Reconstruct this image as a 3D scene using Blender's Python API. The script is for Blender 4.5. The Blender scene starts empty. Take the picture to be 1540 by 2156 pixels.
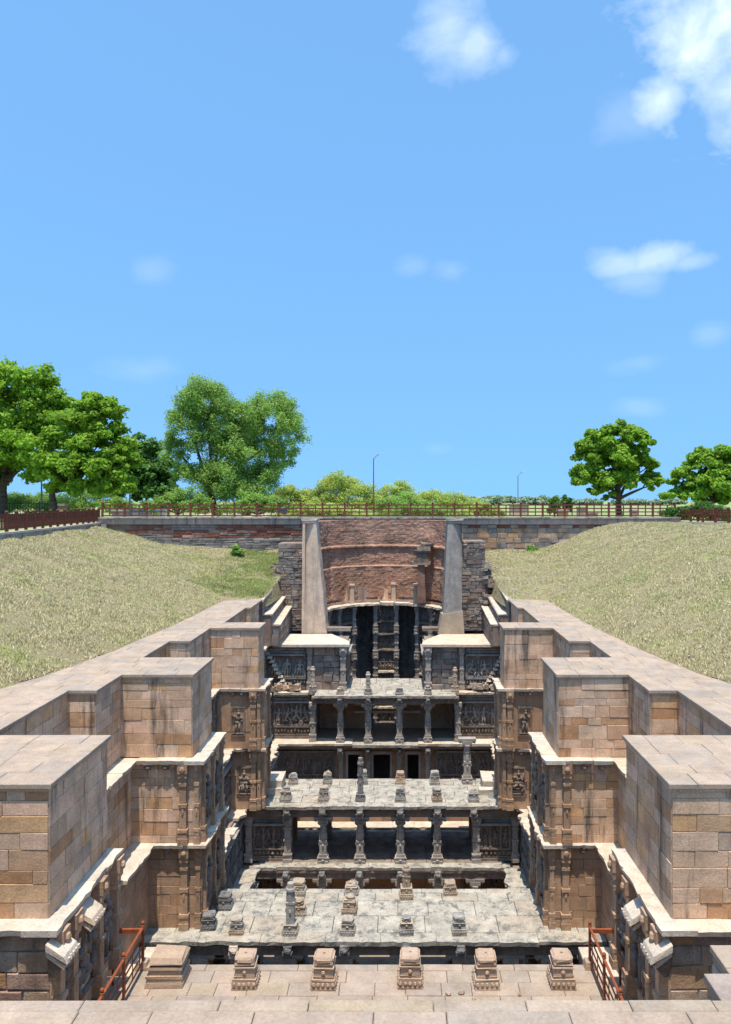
import bpy, math, random, zlib
import numpy as np
from mathutils import Vector, noise

R = random.Random(7)
NP = np.random.default_rng(11)
SC = bpy.context.scene
COL = SC.collection
rad = math.radians

# ------------------------------------------------------------------ camera, sky, sun
cam_d = bpy.data.cameras.new('camera')
cam = bpy.data.objects.new('camera', cam_d); COL.objects.link(cam)
cam.location = (0.82, 0, 0); cam.rotation_euler = (rad(90), 0, 0)
# photograph 1540 x 2156, focal length 1600 px, principal point (840, 1055)
cam_d.sensor_fit = 'VERTICAL'; cam_d.sensor_height = 36.0
cam_d.lens = 36.0 * 1600 / 2156
cam_d.shift_x = -(840 - 770) / 2156
cam_d.shift_y = (1055 - 1078) / 2156
cam_d.clip_start = 0.1; cam_d.clip_end = 9000
SC.camera = cam
SC.cycles.max_bounces = 5; SC.cycles.diffuse_bounces = 3; SC.cycles.glossy_bounces = 2; SC.cycles.transmission_bounces = 2; SC.cycles.transparent_max_bounces = 4

SUN_EL, SUN_AZ = rad(77.5), rad(186)          # high sun, just behind the viewer
wd = bpy.data.worlds.new('World'); SC.world = wd; wd.use_nodes = True
wt = wd.node_tree; wn = wt.nodes; wl = wt.links; wn.clear()
def wnode(t, **k):
    n = wn.new(t)
    for a, b in k.items(): setattr(n, a, b)
    return n
sky = wnode('ShaderNodeTexSky', sky_type='NISHITA', sun_disc=False)
sky.sun_elevation = SUN_EL; sky.sun_rotation = SUN_AZ
sky.altitude = 0; sky.air_density = 1.0; sky.dust_density = 0.7; sky.ozone_density = 6.0
bg = wnode('ShaderNodeBackground'); bg.inputs[1].default_value = 0.15
wo = wnode('ShaderNodeOutputWorld')
tc = wnode('ShaderNodeTexCoord')
# clear dry air: the horizon band of the model is too yellow, so the sky is read from a little higher up
rm = wnode('ShaderNodeMapping'); rm.inputs['Scale'].default_value = (1, 1, .66); rm.inputs['Location'].default_value = (0, 0, .38)
wl.new(tc.outputs['Generated'], rm.inputs[0]); nrm = wnode('ShaderNodeVectorMath', operation='NORMALIZE'); wl.new(rm.outputs[0], nrm.inputs[0]); wl.new(nrm.outputs[0], sky.inputs[0])
tint = wnode('ShaderNodeMix', data_type='RGBA', blend_type='MULTIPLY'); tint.inputs[0].default_value = 1.0; tint.inputs[7].default_value = (1.05, 1.36, 1.31, 1); wl.new(sky.outputs[0], tint.inputs[6])
def wmath(op, a, b=None, clamp=False):
    n = wnode('ShaderNodeMath', operation=op, use_clamp=clamp)
    for i, v in enumerate((a, b)):
        if v is None: continue
        if isinstance(v, (int, float)): n.inputs[i].default_value = v
        else: wl.new(v, n.inputs[i])
    return n.outputs[0]
# cloud shape: soft noise on the direction vector, gathered into a handful of fair-weather clouds
nz = wnode('ShaderNodeTexNoise'); nz.inputs['Scale'].default_value = 11; nz.inputs['Detail'].default_value = 8
nz.inputs['Roughness'].default_value = 0.57; nz.inputs['Distortion'].default_value = 0.25
mp = wnode('ShaderNodeMapping'); mp.inputs['Scale'].default_value = (1, 1, 1.5)
wl.new(tc.outputs['Generated'], mp.inputs[0]); wl.new(mp.outputs[0], nz.inputs['Vector'])
def dirvec(px, py):
    v = Vector(((px - 840) / 1600, 1, (1055 - py) / 1600)); v.normalize(); return v
CL = [((950, 40), .05, 1.0, .5), ((1010, 85), .04, 1.1, .5), ((1060, 115), .02, 1.3, .3), ((1525, 40), .11, 1.0, 1.0), ((1490, 100), .075, 1.0, .95), ((1545, 175), .07, 1.2, .6), ((1450, 120), .05, 1.0, .95), ((1400, 200), .042, 1.3, .7), ((1570, 150), .06, 1.2, .5), ((1335, 240), .05, 1.6, .15),
      ((1305, 548), .045, 2.0, .45), ((1380, 540), .045, 2.2, .5), ((1450, 552), .03, 2.6, .28), ((1340, 590), .04, 1.8, .22), ((1345, 765), .05, 3.0, .12), ((320, 570), .035, 1.6, .12), ((1495, 700), .03, 1.6, .14),
      ((870, 560), .025, 1.6, .12), ((955, 572), .035, 2.4, .12), ((300, 780), .06, 3.0, .12), ((1345, 860), .035, 2.5, .12), ((920, 945), .03, 2.5, .08)]
# the same kind of clouds go on round the rest of the sky
for k in range(9):
    a = R.uniform(40, 320); e = R.uniform(8, 60)
    v = Vector((math.sin(rad(a)) * math.cos(rad(e)), math.cos(rad(a)) * math.cos(rad(e)), math.sin(rad(e))))
    CL.append((v, R.uniform(.03, .1), R.uniform(1, 2), R.uniform(.3, .9)))
acc = None
for c, r, flat, op in CL:
    v = c if isinstance(c, Vector) else dirvec(*c)
    sub = wnode('ShaderNodeVectorMath', operation='SUBTRACT'); wl.new(tc.outputs['Generated'], sub.inputs[0]); sub.inputs[1].default_value = v
    sc_ = wnode('ShaderNodeVectorMath', operation='MULTIPLY'); wl.new(sub.outputs[0], sc_.inputs[0]); sc_.inputs[1].default_value = (1 / r, 1 / r, flat / r)
    ln = wnode('ShaderNodeVectorMath', operation='LENGTH'); wl.new(sc_.outputs[0], ln.inputs[0])
    m = wmath('SUBTRACT', 1.0, ln.outputs['Value'])
    m = wmath('MAXIMUM', m, -1.2)
    m = wmath('ADD', wmath('MULTIPLY', m, 1.1), wmath('MULTIPLY', wmath('SUBTRACT', nz.outputs['Fac'], 0.52), 2.6))
    m = wmath('MULTIPLY', wmath('MULTIPLY', m, 1.1, True), op)
    acc = m if acc is None else wmath('MAXIMUM', acc, m)
n2 = wnode('ShaderNodeTexNoise'); n2.inputs['Scale'].default_value = 14; n2.inputs['Detail'].default_value = 4
wl.new(mp.outputs[0], n2.inputs['Vector'])
cr = wnode('ShaderNodeMix', data_type='RGBA'); cr.inputs[6].default_value = (3.4, 4.3, 5.9, 1); cr.inputs[7].default_value = (5.6, 6.2, 6.4, 1)
wl.new(n2.outputs['Fac'], cr.inputs[0])
mx = wnode('ShaderNodeMix', data_type='RGBA'); wl.new(acc, mx.inputs[0]); wl.new(tint.outputs[2], mx.inputs[6]); wl.new(cr.outputs[2], mx.inputs[7])
wl.new(mx.outputs[2], bg.inputs[0]); wl.new(bg.outputs[0], wo.inputs[0])

sd = bpy.data.lights.new('sun', 'SUN'); sd.energy = 4.0; sd.angle = rad(0.5); sd.color = (1.0, 0.90, 0.76)
so = bpy.data.objects.new('sun', sd); COL.objects.link(so)
sv = Vector((math.sin(SUN_AZ) * math.cos(SUN_EL), math.cos(SUN_AZ) * math.cos(SUN_EL), math.sin(SUN_EL)))
so.rotation_euler = (-sv).to_track_quat('-Z', 'Y').to_euler(); so.location = (0, -20, 60)
vs = SC.view_settings
vs.view_transform = 'Standard'; vs.look = 'None'; vs.exposure = 0.58; vs.gamma = 1.0; vs.use_curve_mapping = False

# ------------------------------------------------------------------ materials
M = {}
def mat_base(name):
    m = bpy.data.materials.new(name); m.use_nodes = True
    t = m.node_tree; t.nodes.clear()
    out = t.nodes.new('ShaderNodeOutputMaterial'); b = t.nodes.new('ShaderNodeBsdfPrincipled')
    t.links.new(b.outputs[0], out.inputs[0]); b.inputs['Roughness'].default_value = 0.9
    b.inputs['Specular IOR Level'].default_value = 0.25
    M[name] = m
    return m, t, b, out
class N:
    def __init__(s, t): s.t = t; s.pos = t.nodes.new('ShaderNodeNewGeometry')
    def n(s, ty, **k):
        x = s.t.nodes.new(ty)
        for a, b in k.items(): setattr(x, a, b)
        return x
    def L(s, a, b): s.t.links.new(a, b)
    def noise(s, scale, detail=4, rough=.6, stretch=None, dist=0):
        x = s.n('ShaderNodeTexNoise'); x.inputs['Scale'].default_value = scale; x.inputs['Detail'].default_value = detail
        x.inputs['Roughness'].default_value = rough; x.inputs['Distortion'].default_value = dist
        if stretch:
            m = s.n('ShaderNodeMapping'); m.inputs['Scale'].default_value = stretch
            s.L(s.pos.outputs['Position'], m.inputs[0]); s.L(m.outputs[0], x.inputs['Vector'])
        else: s.L(s.pos.outputs['Position'], x.inputs['Vector'])
        return x.outputs['Fac']
    def ramp(s, fac, stops, interp='LINEAR'):
        r = s.n('ShaderNodeValToRGB'); r.color_ramp.interpolation = interp
        e = r.color_ramp.elements
        while len(e) < len(stops): e.new(0.5)
        for i, (p, c) in enumerate(stops):
            e[i].position = p; e[i].color = (*c, 1) if len(c) == 3 else c
        s.L(fac, r.inputs[0]); return r.outputs[0]
    def mix(s, fac, a, b, mode='MIX'):
        m = s.n('ShaderNodeMix', data_type='RGBA', blend_type=mode)
        for sock, v in ((m.inputs[0], fac), (m.inputs[6], a), (m.inputs[7], b)):
            if isinstance(v, (int, float)): sock.default_value = v
            elif isinstance(v, tuple): sock.default_value = (*v, 1) if len(v) == 3 else v
            else: s.L(v, sock)
        return m.outputs[2]
    def bump(s, b, h, strength=.4, dist=.03):
        x = s.n('ShaderNodeBump'); x.inputs['Strength'].default_value = strength; x.inputs['Distance'].default_value = dist
        s.L(h, x.inputs['Height']); s.L(x.outputs[0], b.inputs['Normal'])
def g(v): return (v, v, v)
def stone_mat(name, palette, island=False, mottle=.35, stain=.0, stain_lo=.55, stain_col=(.05, .047, .042), lichen=0, lichen_col=(.45, .44, .41), grain=22, bump=.5, fine=.3):
    m, t, b, o = mat_base(name); k = N(t)
    if island: rnd = k.pos.outputs['Random Per Island']
    else: rnd = k.n('ShaderNodeObjectInfo').outputs['Random']
    if len(palette) == 1: palette = palette * 2
    n_ = len(palette)
    c = k.ramp(rnd, [((i + .5) / n_, p) for i, p in enumerate(palette)])
    big = k.noise(1.7, 5, .65)
    c = k.mix(1.0, c, k.ramp(big, [(.25, g(1 - mottle)), (.75, g(1 + mottle * .6))]), 'MULTIPLY')
    fn = k.noise(grain, 5, .7)
    c = k.mix(1.0, c, k.ramp(fn, [(.25, g(1 - fine)), (.75, g(1 + fine))]), 'MULTIPLY')
    if stain:
        st = k.noise(1.0, 6, .72, (2.1, 2.1, .2))
        c = k.mix(k.mix(1.0, g(stain), k.ramp(st, [(stain_lo, g(0)), (stain_lo + .13, g(1))]), 'MULTIPLY'), c, stain_col)
    if lichen:
        ln = k.noise(2.6, 9, .78, None, .3)
        c = k.mix(k.mix(1.0, g(lichen), k.ramp(ln, [(.50, g(0)), (.60, g(1))]), 'MULTIPLY'), c, lichen_col)
    k.L(c, b.inputs['Base Color'])
    h = k.mix(.5, fn, k.noise(6, 6, .7))
    k.bump(b, h, bump, .04)
    return m
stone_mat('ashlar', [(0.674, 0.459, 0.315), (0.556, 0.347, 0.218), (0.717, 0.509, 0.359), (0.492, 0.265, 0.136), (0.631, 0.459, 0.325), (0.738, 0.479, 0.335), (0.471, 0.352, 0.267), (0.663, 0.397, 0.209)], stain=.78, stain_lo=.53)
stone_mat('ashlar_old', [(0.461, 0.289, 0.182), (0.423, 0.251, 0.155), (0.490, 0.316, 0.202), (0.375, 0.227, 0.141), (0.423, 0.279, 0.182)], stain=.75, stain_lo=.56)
stone_mat('rubble', [(0.396, 0.287, 0.209), (0.480, 0.333, 0.220), (0.324, 0.265, 0.220), (0.504, 0.287, 0.143), (0.360, 0.230, 0.187), (0.456, 0.368, 0.286)], stain=.3, mottle=.5, bump=.9)
stone_mat('grey_rubble', [(.23, .19, .165), (.30, .25, .215), (.18, .155, .14), (.36, .29, .24), (.27, .17, .13), (.24, .215, .2)], stain=.5, mottle=.5, bump=.9)
stone_mat('back_stone', [(.23, .205, .185), (.29, .25, .22), (.19, .17, .155), (.34, .29, .245)], stain=.25, mottle=.5, bump=.9)
stone_mat('red_stone', [(.23, .08, .055), (.29, .12, .085), (.18, .075, .055), (.32, .2, .15)], mottle=.5, bump=.9)
stone_mat('paving', [(0.342, 0.267, 0.206), (0.373, 0.287, 0.225), (0.310, 0.255, 0.206), (0.356, 0.279, 0.192), (0.304, 0.245, 0.210), (0.388, 0.304, 0.232)], lichen=.2, lichen_col=(.36, .33, .31), mottle=.28, bump=.3, fine=.22)
stone_mat('path_paving', [(0.396, 0.304, 0.231), (0.431, 0.324, 0.242), (0.361, 0.292, 0.231), (0.414, 0.312, 0.225), (0.343, 0.279, 0.225)], lichen=.5, lichen_col=(.27, .25, .24), mottle=.3, bump=.35)
stone_mat('ledge', [(0.583, 0.501, 0.410), (0.636, 0.542, 0.439), (0.542, 0.471, 0.391), (0.604, 0.482, 0.364)], lichen=.45, lichen_col=(.32, .30, .275), mottle=.3, bump=.6)
stone_mat('roof_slab', [(0.413, 0.384, 0.326), (0.383, 0.354, 0.305), (0.443, 0.406, 0.342), (0.400, 0.346, 0.281)], lichen=.9, lichen_col=(.14, .14, .135), mottle=.4, bump=.9, fine=.4)
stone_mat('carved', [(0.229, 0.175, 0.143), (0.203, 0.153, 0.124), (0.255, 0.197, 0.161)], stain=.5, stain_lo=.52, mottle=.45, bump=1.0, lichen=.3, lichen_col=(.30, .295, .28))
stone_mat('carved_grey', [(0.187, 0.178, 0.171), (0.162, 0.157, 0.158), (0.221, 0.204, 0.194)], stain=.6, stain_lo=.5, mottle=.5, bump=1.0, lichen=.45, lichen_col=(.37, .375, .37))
stone_mat('moulding', [(0.340, 0.294, 0.259), (0.300, 0.273, 0.253), (0.370, 0.326, 0.292)], stain=.4, stain_lo=.52, mottle=.4, bump=1.0, lichen=.45, lichen_col=(.46, .45, .43))  # paler than the carving: sunlight on the hood mouldings put into the colour
stone_mat('column', [(0.353, 0.312, 0.275), (0.323, 0.276, 0.237), (0.382, 0.343, 0.308)], stain=.35, stain_lo=.56, mottle=.35, bump=.7, lichen=.25, lichen_col=(.45, .44, .42))
stone_mat('pilaster_stone', [(0.436, 0.286, 0.185), (0.388, 0.243, 0.152), (0.484, 0.323, 0.214)], stain=.5, stain_lo=.55, mottle=.35, bump=.7)
stone_mat('stump_pink', [(0.410, 0.295, 0.210), (0.388, 0.271, 0.190), (0.435, 0.322, 0.239)], mottle=.25, bump=.6, lichen=.2, lichen_col=(.33, .28, .25))
stone_mat('stump_buff', [(.38, .30, .22), (.34, .25, .18), (.42, .34, .26)], mottle=.4, bump=.8, stain=.3, lichen=.3, lichen_col=(.4, .38, .35))
stone_mat('stump_grey', [(.34, .32, .285), (.28, .265, .25), (.40, .345, .29), (.42, .32, .235)], stain=.4, mottle=.5, bump=.9, lichen=.5, lichen_col=(.5, .49, .46))
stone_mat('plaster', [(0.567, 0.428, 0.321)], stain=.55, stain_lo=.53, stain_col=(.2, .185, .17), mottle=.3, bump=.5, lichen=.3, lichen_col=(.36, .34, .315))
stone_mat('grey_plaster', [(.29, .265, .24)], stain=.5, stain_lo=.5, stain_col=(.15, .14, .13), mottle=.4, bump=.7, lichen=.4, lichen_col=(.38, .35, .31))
stone_mat('core', [(0.276, 0.204, 0.156)], mottle=.3, bump=.6)
stone_mat('mortar', [(.38, .33, .28)], mottle=.3, bump=.8)
stone_mat('concrete', [(0.396, 0.352, 0.299), (0.363, 0.326, 0.279)], stain=.7, stain_lo=.5, mottle=.3, bump=.3)
stone_mat('band', [(.42, .30, .24), (.37, .30, .255), (.45, .33, .27)], stain=.6, stain_lo=.53, mottle=.3, bump=.4)
stone_mat('earth', [(.22, .17, .12)], mottle=.3)
stone_mat('pebble', [(.42, .37, .30), (.36, .31, .25), (.30, .25, .2)], mottle=.3)
# brick lining of the well shaft
def brick_mat():
    m, t, b, o = mat_base('brick'); k = N(t)
    uv = k.n('ShaderNodeUVMap')
    br = k.n('ShaderNodeTexBrick'); br.inputs['Scale'].default_value = 1.0
    for i, v in (('Color1', (.45, .245, .165, 1)), ('Color2', (.34, .175, .115, 1)), ('Mortar', (.31, .205, .15, 1))): br.inputs[i].default_value = v
    br.inputs['Mortar Size'].default_value = .022; br.inputs['Brick Width'].default_value = .52; br.inputs['Row Height'].default_value = .155
    k.L(uv.outputs[0], br.inputs['Vector'])
    big = k.noise(.5, 6, .7, None, .5); c = k.mix(1.0, br.outputs[0], k.ramp(big, [(.3, g(.55)), (.7, g(1.4))]), 'MULTIPLY')
    fn = k.noise(9, 6, .75); c = k.mix(1.0, c, k.ramp(fn, [(.3, g(.5)), (.7, g(1.5))]), 'MULTIPLY')
    pl = k.noise(1.2, 8, .75, None, 1.0); c = k.mix(k.ramp(pl, [(.55, g(0)), (.68, g(.65))]), c, (.42, .31, .265))
    k.L(c, b.inputs['Base Color']); k.bump(b, k.mix(.5, br.outputs['Fac'], fn), .9, .06)
brick_mat()
def grass_mat(name, blades):
    m, t, b, o = mat_base(name); k = N(t)
    if blades: c = k.ramp(k.pos.outputs['Random Per Island'], [(0, (.46, .38, .18)), (.35, (.62, .54, .31)), (.7, (.72, .63, .41)), (1, (.41, .39, .16))])
    else: c = k.ramp(k.noise(30, 4, .7), [(.3, (.20, .16, .09)), (.7, (.42, .35, .21))])
    gr = k.noise(.30, 8, .78)
    gcol = k.ramp(k.noise(3, 3), [(.3, (.28, .33, .09)), (.7, (.44, .47, .16))])
    c = k.mix(k.ramp(gr, [(.50, g(.03)), (.68, g(.7))]), c, gcol)
    soil = k.noise(.75, 8, .8)
    c = k.mix(k.ramp(soil, [(.56, g(0)), (.68, g(.7))]), c, (.30, .235, .175))
    k.L(c, b.inputs['Base Color'])
    if not blades: k.bump(b, k.noise(14, 6, .75), .9, .12)
grass_mat('grass_ground', False); grass_mat('grass_blades', True)
def ground_mat():
    m, t, b, o = mat_base('ground'); k = N(t)
    c = k.ramp(k.noise(.12, 6, .65), [(.35, (.34, .34, .20)), (.5, (.24, .30, .11)), (.65, (.15, .24, .06))])
    c = k.mix(1.0, c, k.ramp(k.noise(4, 5), [(.3, g(.75)), (.7, g(1.25))]), 'MULTIPLY')
    k.L(c, b.inputs['Base Color'])
ground_mat()
def leaf_mat(name, a, bcol, ccol, trans=.35):
    m, t, b, o = mat_base(name); k = N(t)
    c = k.ramp(k.pos.outputs['Random Per Island'], [(0, a), (.5, bcol), (1, ccol)])
    c = k.mix(1.0, c, k.ramp(k.noise(.55, 3), [(.3, g(.75)), (.7, g(1.25))]), 'MULTIPLY')
    k.L(c, b.inputs['Base Color']); b.inputs['Roughness'].default_value = .6
    tr = k.n('ShaderNodeBsdfTranslucent'); k.L(c, tr.inputs[0])
    ms = k.n('ShaderNodeMixShader'); ms.inputs[0].default_value = trans
    k.L(b.outputs[0], ms.inputs[1]); k.L(tr.outputs[0], ms.inputs[2]); k.L(ms.outputs[0], o.inputs[0])
leaf_mat('leaf_neem', (.16, .31, .02), (.245, .42, .036), (.34, .52, .065), .48)
leaf_mat('leaf_feather', (.20, .36, .065), (.29, .46, .10), (.39, .56, .15), .48)
leaf_mat('leaf_yellow', (.36, .47, .08), (.47, .57, .13), (.57, .64, .22), .48)
leaf_mat('leaf_dark', (.06, .15, .025), (.095, .21, .04), (.14, .27, .06))
leaf_mat('leaf_far', (.24, .34, .19), (.29, .39, .24), (.34, .43, .29))  # distance haze put into the leaf colour, paler and greyer
def plain(name, col, rough=.6, var=.15, metal=0, scale=12):
    m, t, b, o = mat_base(name); k = N(t)
    c = k.mix(1.0, col, k.ramp(k.noise(scale, 5, .7), [(.3, g(1 - var)), (.7, g(1 + var))]), 'MULTIPLY')
    k.L(c, b.inputs['Base Color']); b.inputs['Roughness'].default_value = rough; b.inputs['Metallic'].default_value = metal
plain('bark', (.10, .075, .055), .95, .4, 0, 6)
plain('bark_pale', (.30, .27, .23), .95, .3, 0, 6)
plain('fence_paint', (.15, .045, .026), .65, .35)
plain('rail_paint', (.27, .075, .03), .5, .35)
plain('pole_red', (.22, .06, .045), .5, .2)
plain('pole_grey', (.17, .24, .25), .5, .2)
plain('lamp_head', (.32, .32, .33), .4, .1)
plain('white_paint', (.66, .65, .62), .7, .12)
plain('blue_plastic', (.03, .10, .26), .45, .1)
plain('dark_metal', (.05, .05, .05), .5, .2)
plain('red_cloth', (.45, .05, .06), .9, .2)
plain('skin', (.20, .10, .06), .6, .05)
plain('denim', (.07, .11, .20), .9, .2)
plain('white_cloth', (.6, .6, .58), .9, .1)

# ------------------------------------------------------------------ helpers
W = {}
ZERO = Vector((0, 0, 0))
def link(name, data, parent=None, loc=(0, 0, 0), rz=0):
    o = bpy.data.objects.new(name, data); COL.objects.link(o)
    loc = Vector(loc)
    if parent is not None:
        o.parent = parent; o.location = loc - W.get(parent.name, ZERO)
    else: o.location = loc
    if rz: o.rotation_euler = (0, 0, rz)
    W[o.name] = loc
    return o
def thing(name, label, cat, loc=(0, 0, 0), group=None):
    o = link(name, None, None, loc); o.empty_display_size = .2
    return tag(o, label, cat, group)
def tag(o, label, cat=None, group=None):
    o['label'] = label; o['kind'] = 'thing'
    if cat: o['category'] = cat
    if group: o['group'] = group
    return o
def struct(o): o['kind'] = 'structure'; return o
class MB:
    def __init__(s): s.v = []; s.f = []
    def poly(s, vs, fs):
        n = len(s.v); s.v += [tuple(p) for p in vs]; s.f += [tuple(i + n for i in f) for f in fs]; return s
    def hexa(s, b, t):   # bottom ring, top ring of 4
        return s.poly(list(b) + list(t), [(3, 2, 1, 0), (4, 5, 6, 7), (0, 1, 5, 4), (1, 2, 6, 5), (2, 3, 7, 6), (3, 0, 4, 7)])
    def box(s, x0, x1, y0, y1, z0, z1):
        return s.hexa([(x0, y0, z0), (x1, y0, z0), (x1, y1, z0), (x0, y1, z0)], [(x0, y0, z1), (x1, y0, z1), (x1, y1, z1), (x0, y1, z1)])
    def cb(s, cx, cy, z0, z1, wx, wy, k=1.0):
        a, b = wx / 2, wy / 2
        return s.hexa([(cx - a, cy - b, z0), (cx + a, cy - b, z0), (cx + a, cy + b, z0), (cx - a, cy + b, z0)],
                      [(cx - a * k, cy - b * k, z1), (cx + a * k, cy - b * k, z1), (cx + a * k, cy + b * k, z1), (cx - a * k, cy + b * k, z1)])
    def lathe(s, cx, cy, prof, n=8, ph=None):
        ph = math.pi / n if ph is None else ph
        vs = []; fs = []
        for r, z in prof:
            for i in range(n): a = ph + 2 * math.pi * i / n; vs.append((cx + r * math.cos(a), cy + r * math.sin(a), z))
        for j in range(len(prof) - 1):
            for i in range(n): fs.append((j * n + i, j * n + (i + 1) % n, (j + 1) * n + (i + 1) % n, (j + 1) * n + i))
        fs.append(tuple(range(n - 1, -1, -1))); fs.append(tuple(range((len(prof) - 1) * n, len(prof) * n)))
        return s.poly(vs, fs)
    def tube(s, p0, p1, r0, r1, n=6):
        p0 = Vector(p0); p1 = Vector(p1); d = (p1 - p0)
        if d.length < 1e-6: return s
        q = d.to_track_quat('Z', 'Y'); vs = []
        for p, r in ((p0, r0), (p1, r1)):
            for i in range(n):
                a = 2 * math.pi * i / n; vs.append(p + q @ Vector((r * math.cos(a), r * math.sin(a), 0)))
        return s.poly(vs, [(i, (i + 1) % n, n + (i + 1) % n, n + i) for i in range(n)] + [tuple(range(n - 1, -1, -1)), tuple(range(n, 2 * n))])
    def ball(s, c, r, n=8, m=5):
        if isinstance(r, (int, float)): r = (r, r, r)
        vs = [(c[0], c[1], c[2] - r[2])]
        for j in range(1, m):
            t = math.pi * j / m - math.pi / 2
            for i in range(n):
                a = 2 * math.pi * i / n
                vs.append((c[0] + r[0] * math.cos(t) * math.cos(a), c[1] + r[1] * math.cos(t) * math.sin(a), c[2] + r[2] * math.sin(t)))
        vs.append((c[0], c[1], c[2] + r[2])); e = len(vs) - 1; fs = []
        for i in range(n):
            fs.append((0, 1 + (i + 1) % n, 1 + i)); fs.append((e, e - n + i, e - n + (i + 1) % n))
            for j in range(m - 2):
                a = 1 + j * n; fs.append((a + i, a + (i + 1) % n, a + n + (i + 1) % n, a + n + i))
        return s.poly(vs, fs)
    def jit(s, a, seed=0):
        r = random.Random(seed); s.v = [(x + r.uniform(-a, a), y + r.uniform(-a, a), z + r.uniform(-a, a)) for x, y, z in s.v]; return s
    def mesh(s, name, mat, smooth=False, loc=(0, 0, 0)):
        me = bpy.data.meshes.new(name); L = loc
        me.from_pydata([(x - L[0], y - L[1], z - L[2]) for x, y, z in s.v], [], s.f); me.materials.append(M[mat])
        if smooth: me.polygons.foreach_set('use_smooth', [True] * len(me.polygons))
        return me
    def build(s, name, mat, parent=None, loc=None, smooth=False, rz=0):
        if loc is None:
            xs = [v[0] for v in s.v]; ys = [v[1] for v in s.v]; zs = [v[2] for v in s.v]
            loc = ((min(xs) + max(xs)) / 2, (min(ys) + max(ys)) / 2, min(zs))
            return link(name, s.mesh(name, mat, smooth, loc), parent, loc, rz)
        return link(name, s.mesh(name, mat, smooth), parent, loc, rz)   # verts local to loc
# chamfered block, outward = -y (walls) ; cached so alike pieces share their mesh
CACHE = {}
def block_mesh(w, h, mat, proud=.025, c=.012, rough=0.0, var=0):
    w = round(w / .04) * .04; h = round(h / .02) * .02
    key = ('b', round(w, 3), round(h, 3), mat, proud, rough, var)
    if key in CACHE: return CACHE[key], w, h
    r = random.Random(zlib.crc32(str(key).encode()))
    def j(): return r.uniform(-rough, rough)
    vs = []
    for y, i in ((.0, 0), (-proud + c, 0), (-proud, c)):
        for x, z in ((i, i), (w - i, i), (w - i, h - i), (i, h - i)):
            vs.append((x + (j() if y else 0), y + (j() * .6 if y else 0), z + (j() if y else 0)))
    fs = []
    for a in (0, 4):
        for i in range(4): fs.append((a + i, a + (i + 1) % 4, a + 4 + (i + 1) % 4, a + 4 + i))
    fs.append((8, 9, 10, 11))
    me = bpy.data.meshes.new('stone'); me.from_pydata(vs, [], fs); me.materials.append(M[mat]); CACHE[key] = me
    return me, w, h
def frame_pt(p0, ang, a, out, z):   # a along the wall, out outward
    return (p0[0] + a * math.cos(ang) + out * math.sin(ang), p0[1] + a * math.sin(ang) - out * math.cos(ang), z)
def ashlar(parent, p0, ang, length, z0, z1, mat, course=(.24, .5), lens=(.38, 1.3), gap=.009, proud=.02, rough=.007, name='stone', keep=None, mats=None):
    z = z0; n = 0
    while z < z1 - .08:
        h = min(R.uniform(*course), z1 - z)
        if z1 - z - h < .14: h = z1 - z
        a = 0.0
        while a < length - .02:
            w = R.uniform(*lens)
            if length - a - w < lens[0] * .6: w = length - a
            if keep is None or keep(a + w / 2, z + h / 2):
                mm = mat if mats is None else mats(a + w / 2, z + h / 2)
                pr = proud + (R.choice((0, 0, .005, .01, .018, .03)) * max(.5, rough / .02) if rough > .006 else 0)
                me, ww, hh = block_mesh(w - gap, h - gap, mm, round(pr, 3), .008 if rough < .01 else .02, rough, R.randrange(3))
                o = link(name, me, parent, frame_pt(p0, ang, a + gap / 2, 0, z + gap / 2), ang)
                o.scale = ((w - gap) / ww, 1, (h - gap) / hh)
                n += 1
            a += w
        z += h
    return n
def slab_mesh(w, d, t, mat, var=0):
    w = round(w / .05) * .05; d = round(d / .05) * .05
    key = ('s', round(w, 3), round(d, 3), t, mat, var)
    if key in CACHE: return CACHE[key], w, d
    r = random.Random(zlib.crc32(str(key).encode())); c = .012; vs = []
    for z, i in ((-t, 0), (-c, 0), (0, c)):
        for x, y in ((i, i), (w - i, i), (w - i, d - i), (i, d - i)):
            vs.append((x, y, z + (r.uniform(-.004, .004) if z == 0 else 0)))
    fs = [(3, 2, 1, 0)]
    for a in (0, 4):
        for i in range(4): fs.append((a + i, a + (i + 1) % 4, a + 4 + (i + 1) % 4, a + 4 + i))
    fs.append((8, 9, 10, 11))
    me = bpy.data.meshes.new('slab'); me.from_pydata(vs, [], fs); me.materials.append(M[mat]); CACHE[key] = me
    return me, w, d
def pave(parent, x0, x1, y0, y1, z, mat, row=(.5, .75), lens=(.7, 1.3), t=.1, gap=.009, name='paving_slab', zj=.006, keep=None):
    y = y0
    while y < y1 - .02:
        d = R.uniform(*row)
        if y1 - y - d < row[0] * .6: d = y1 - y
        x = x0 - 0.0
        first = True
        while x < x1 - .02:
            w = R.uniform(*lens) * (R.uniform(.5, 1) if first else 1); first = False
            if x1 - x - w < lens[0] * .6: w = x1 - x
            if keep is None or keep(x + w / 2, y + d / 2):
                me, ww, dd = slab_mesh(w - gap, d - gap, t, mat, R.randrange(3))
                o = link(name, me, parent, (x + gap / 2, y + gap / 2, z + R.uniform(-zj, zj)))
                o.scale = ((w - gap) / ww, (d - gap) / dd, 1)
            x += w
        y += d
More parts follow.
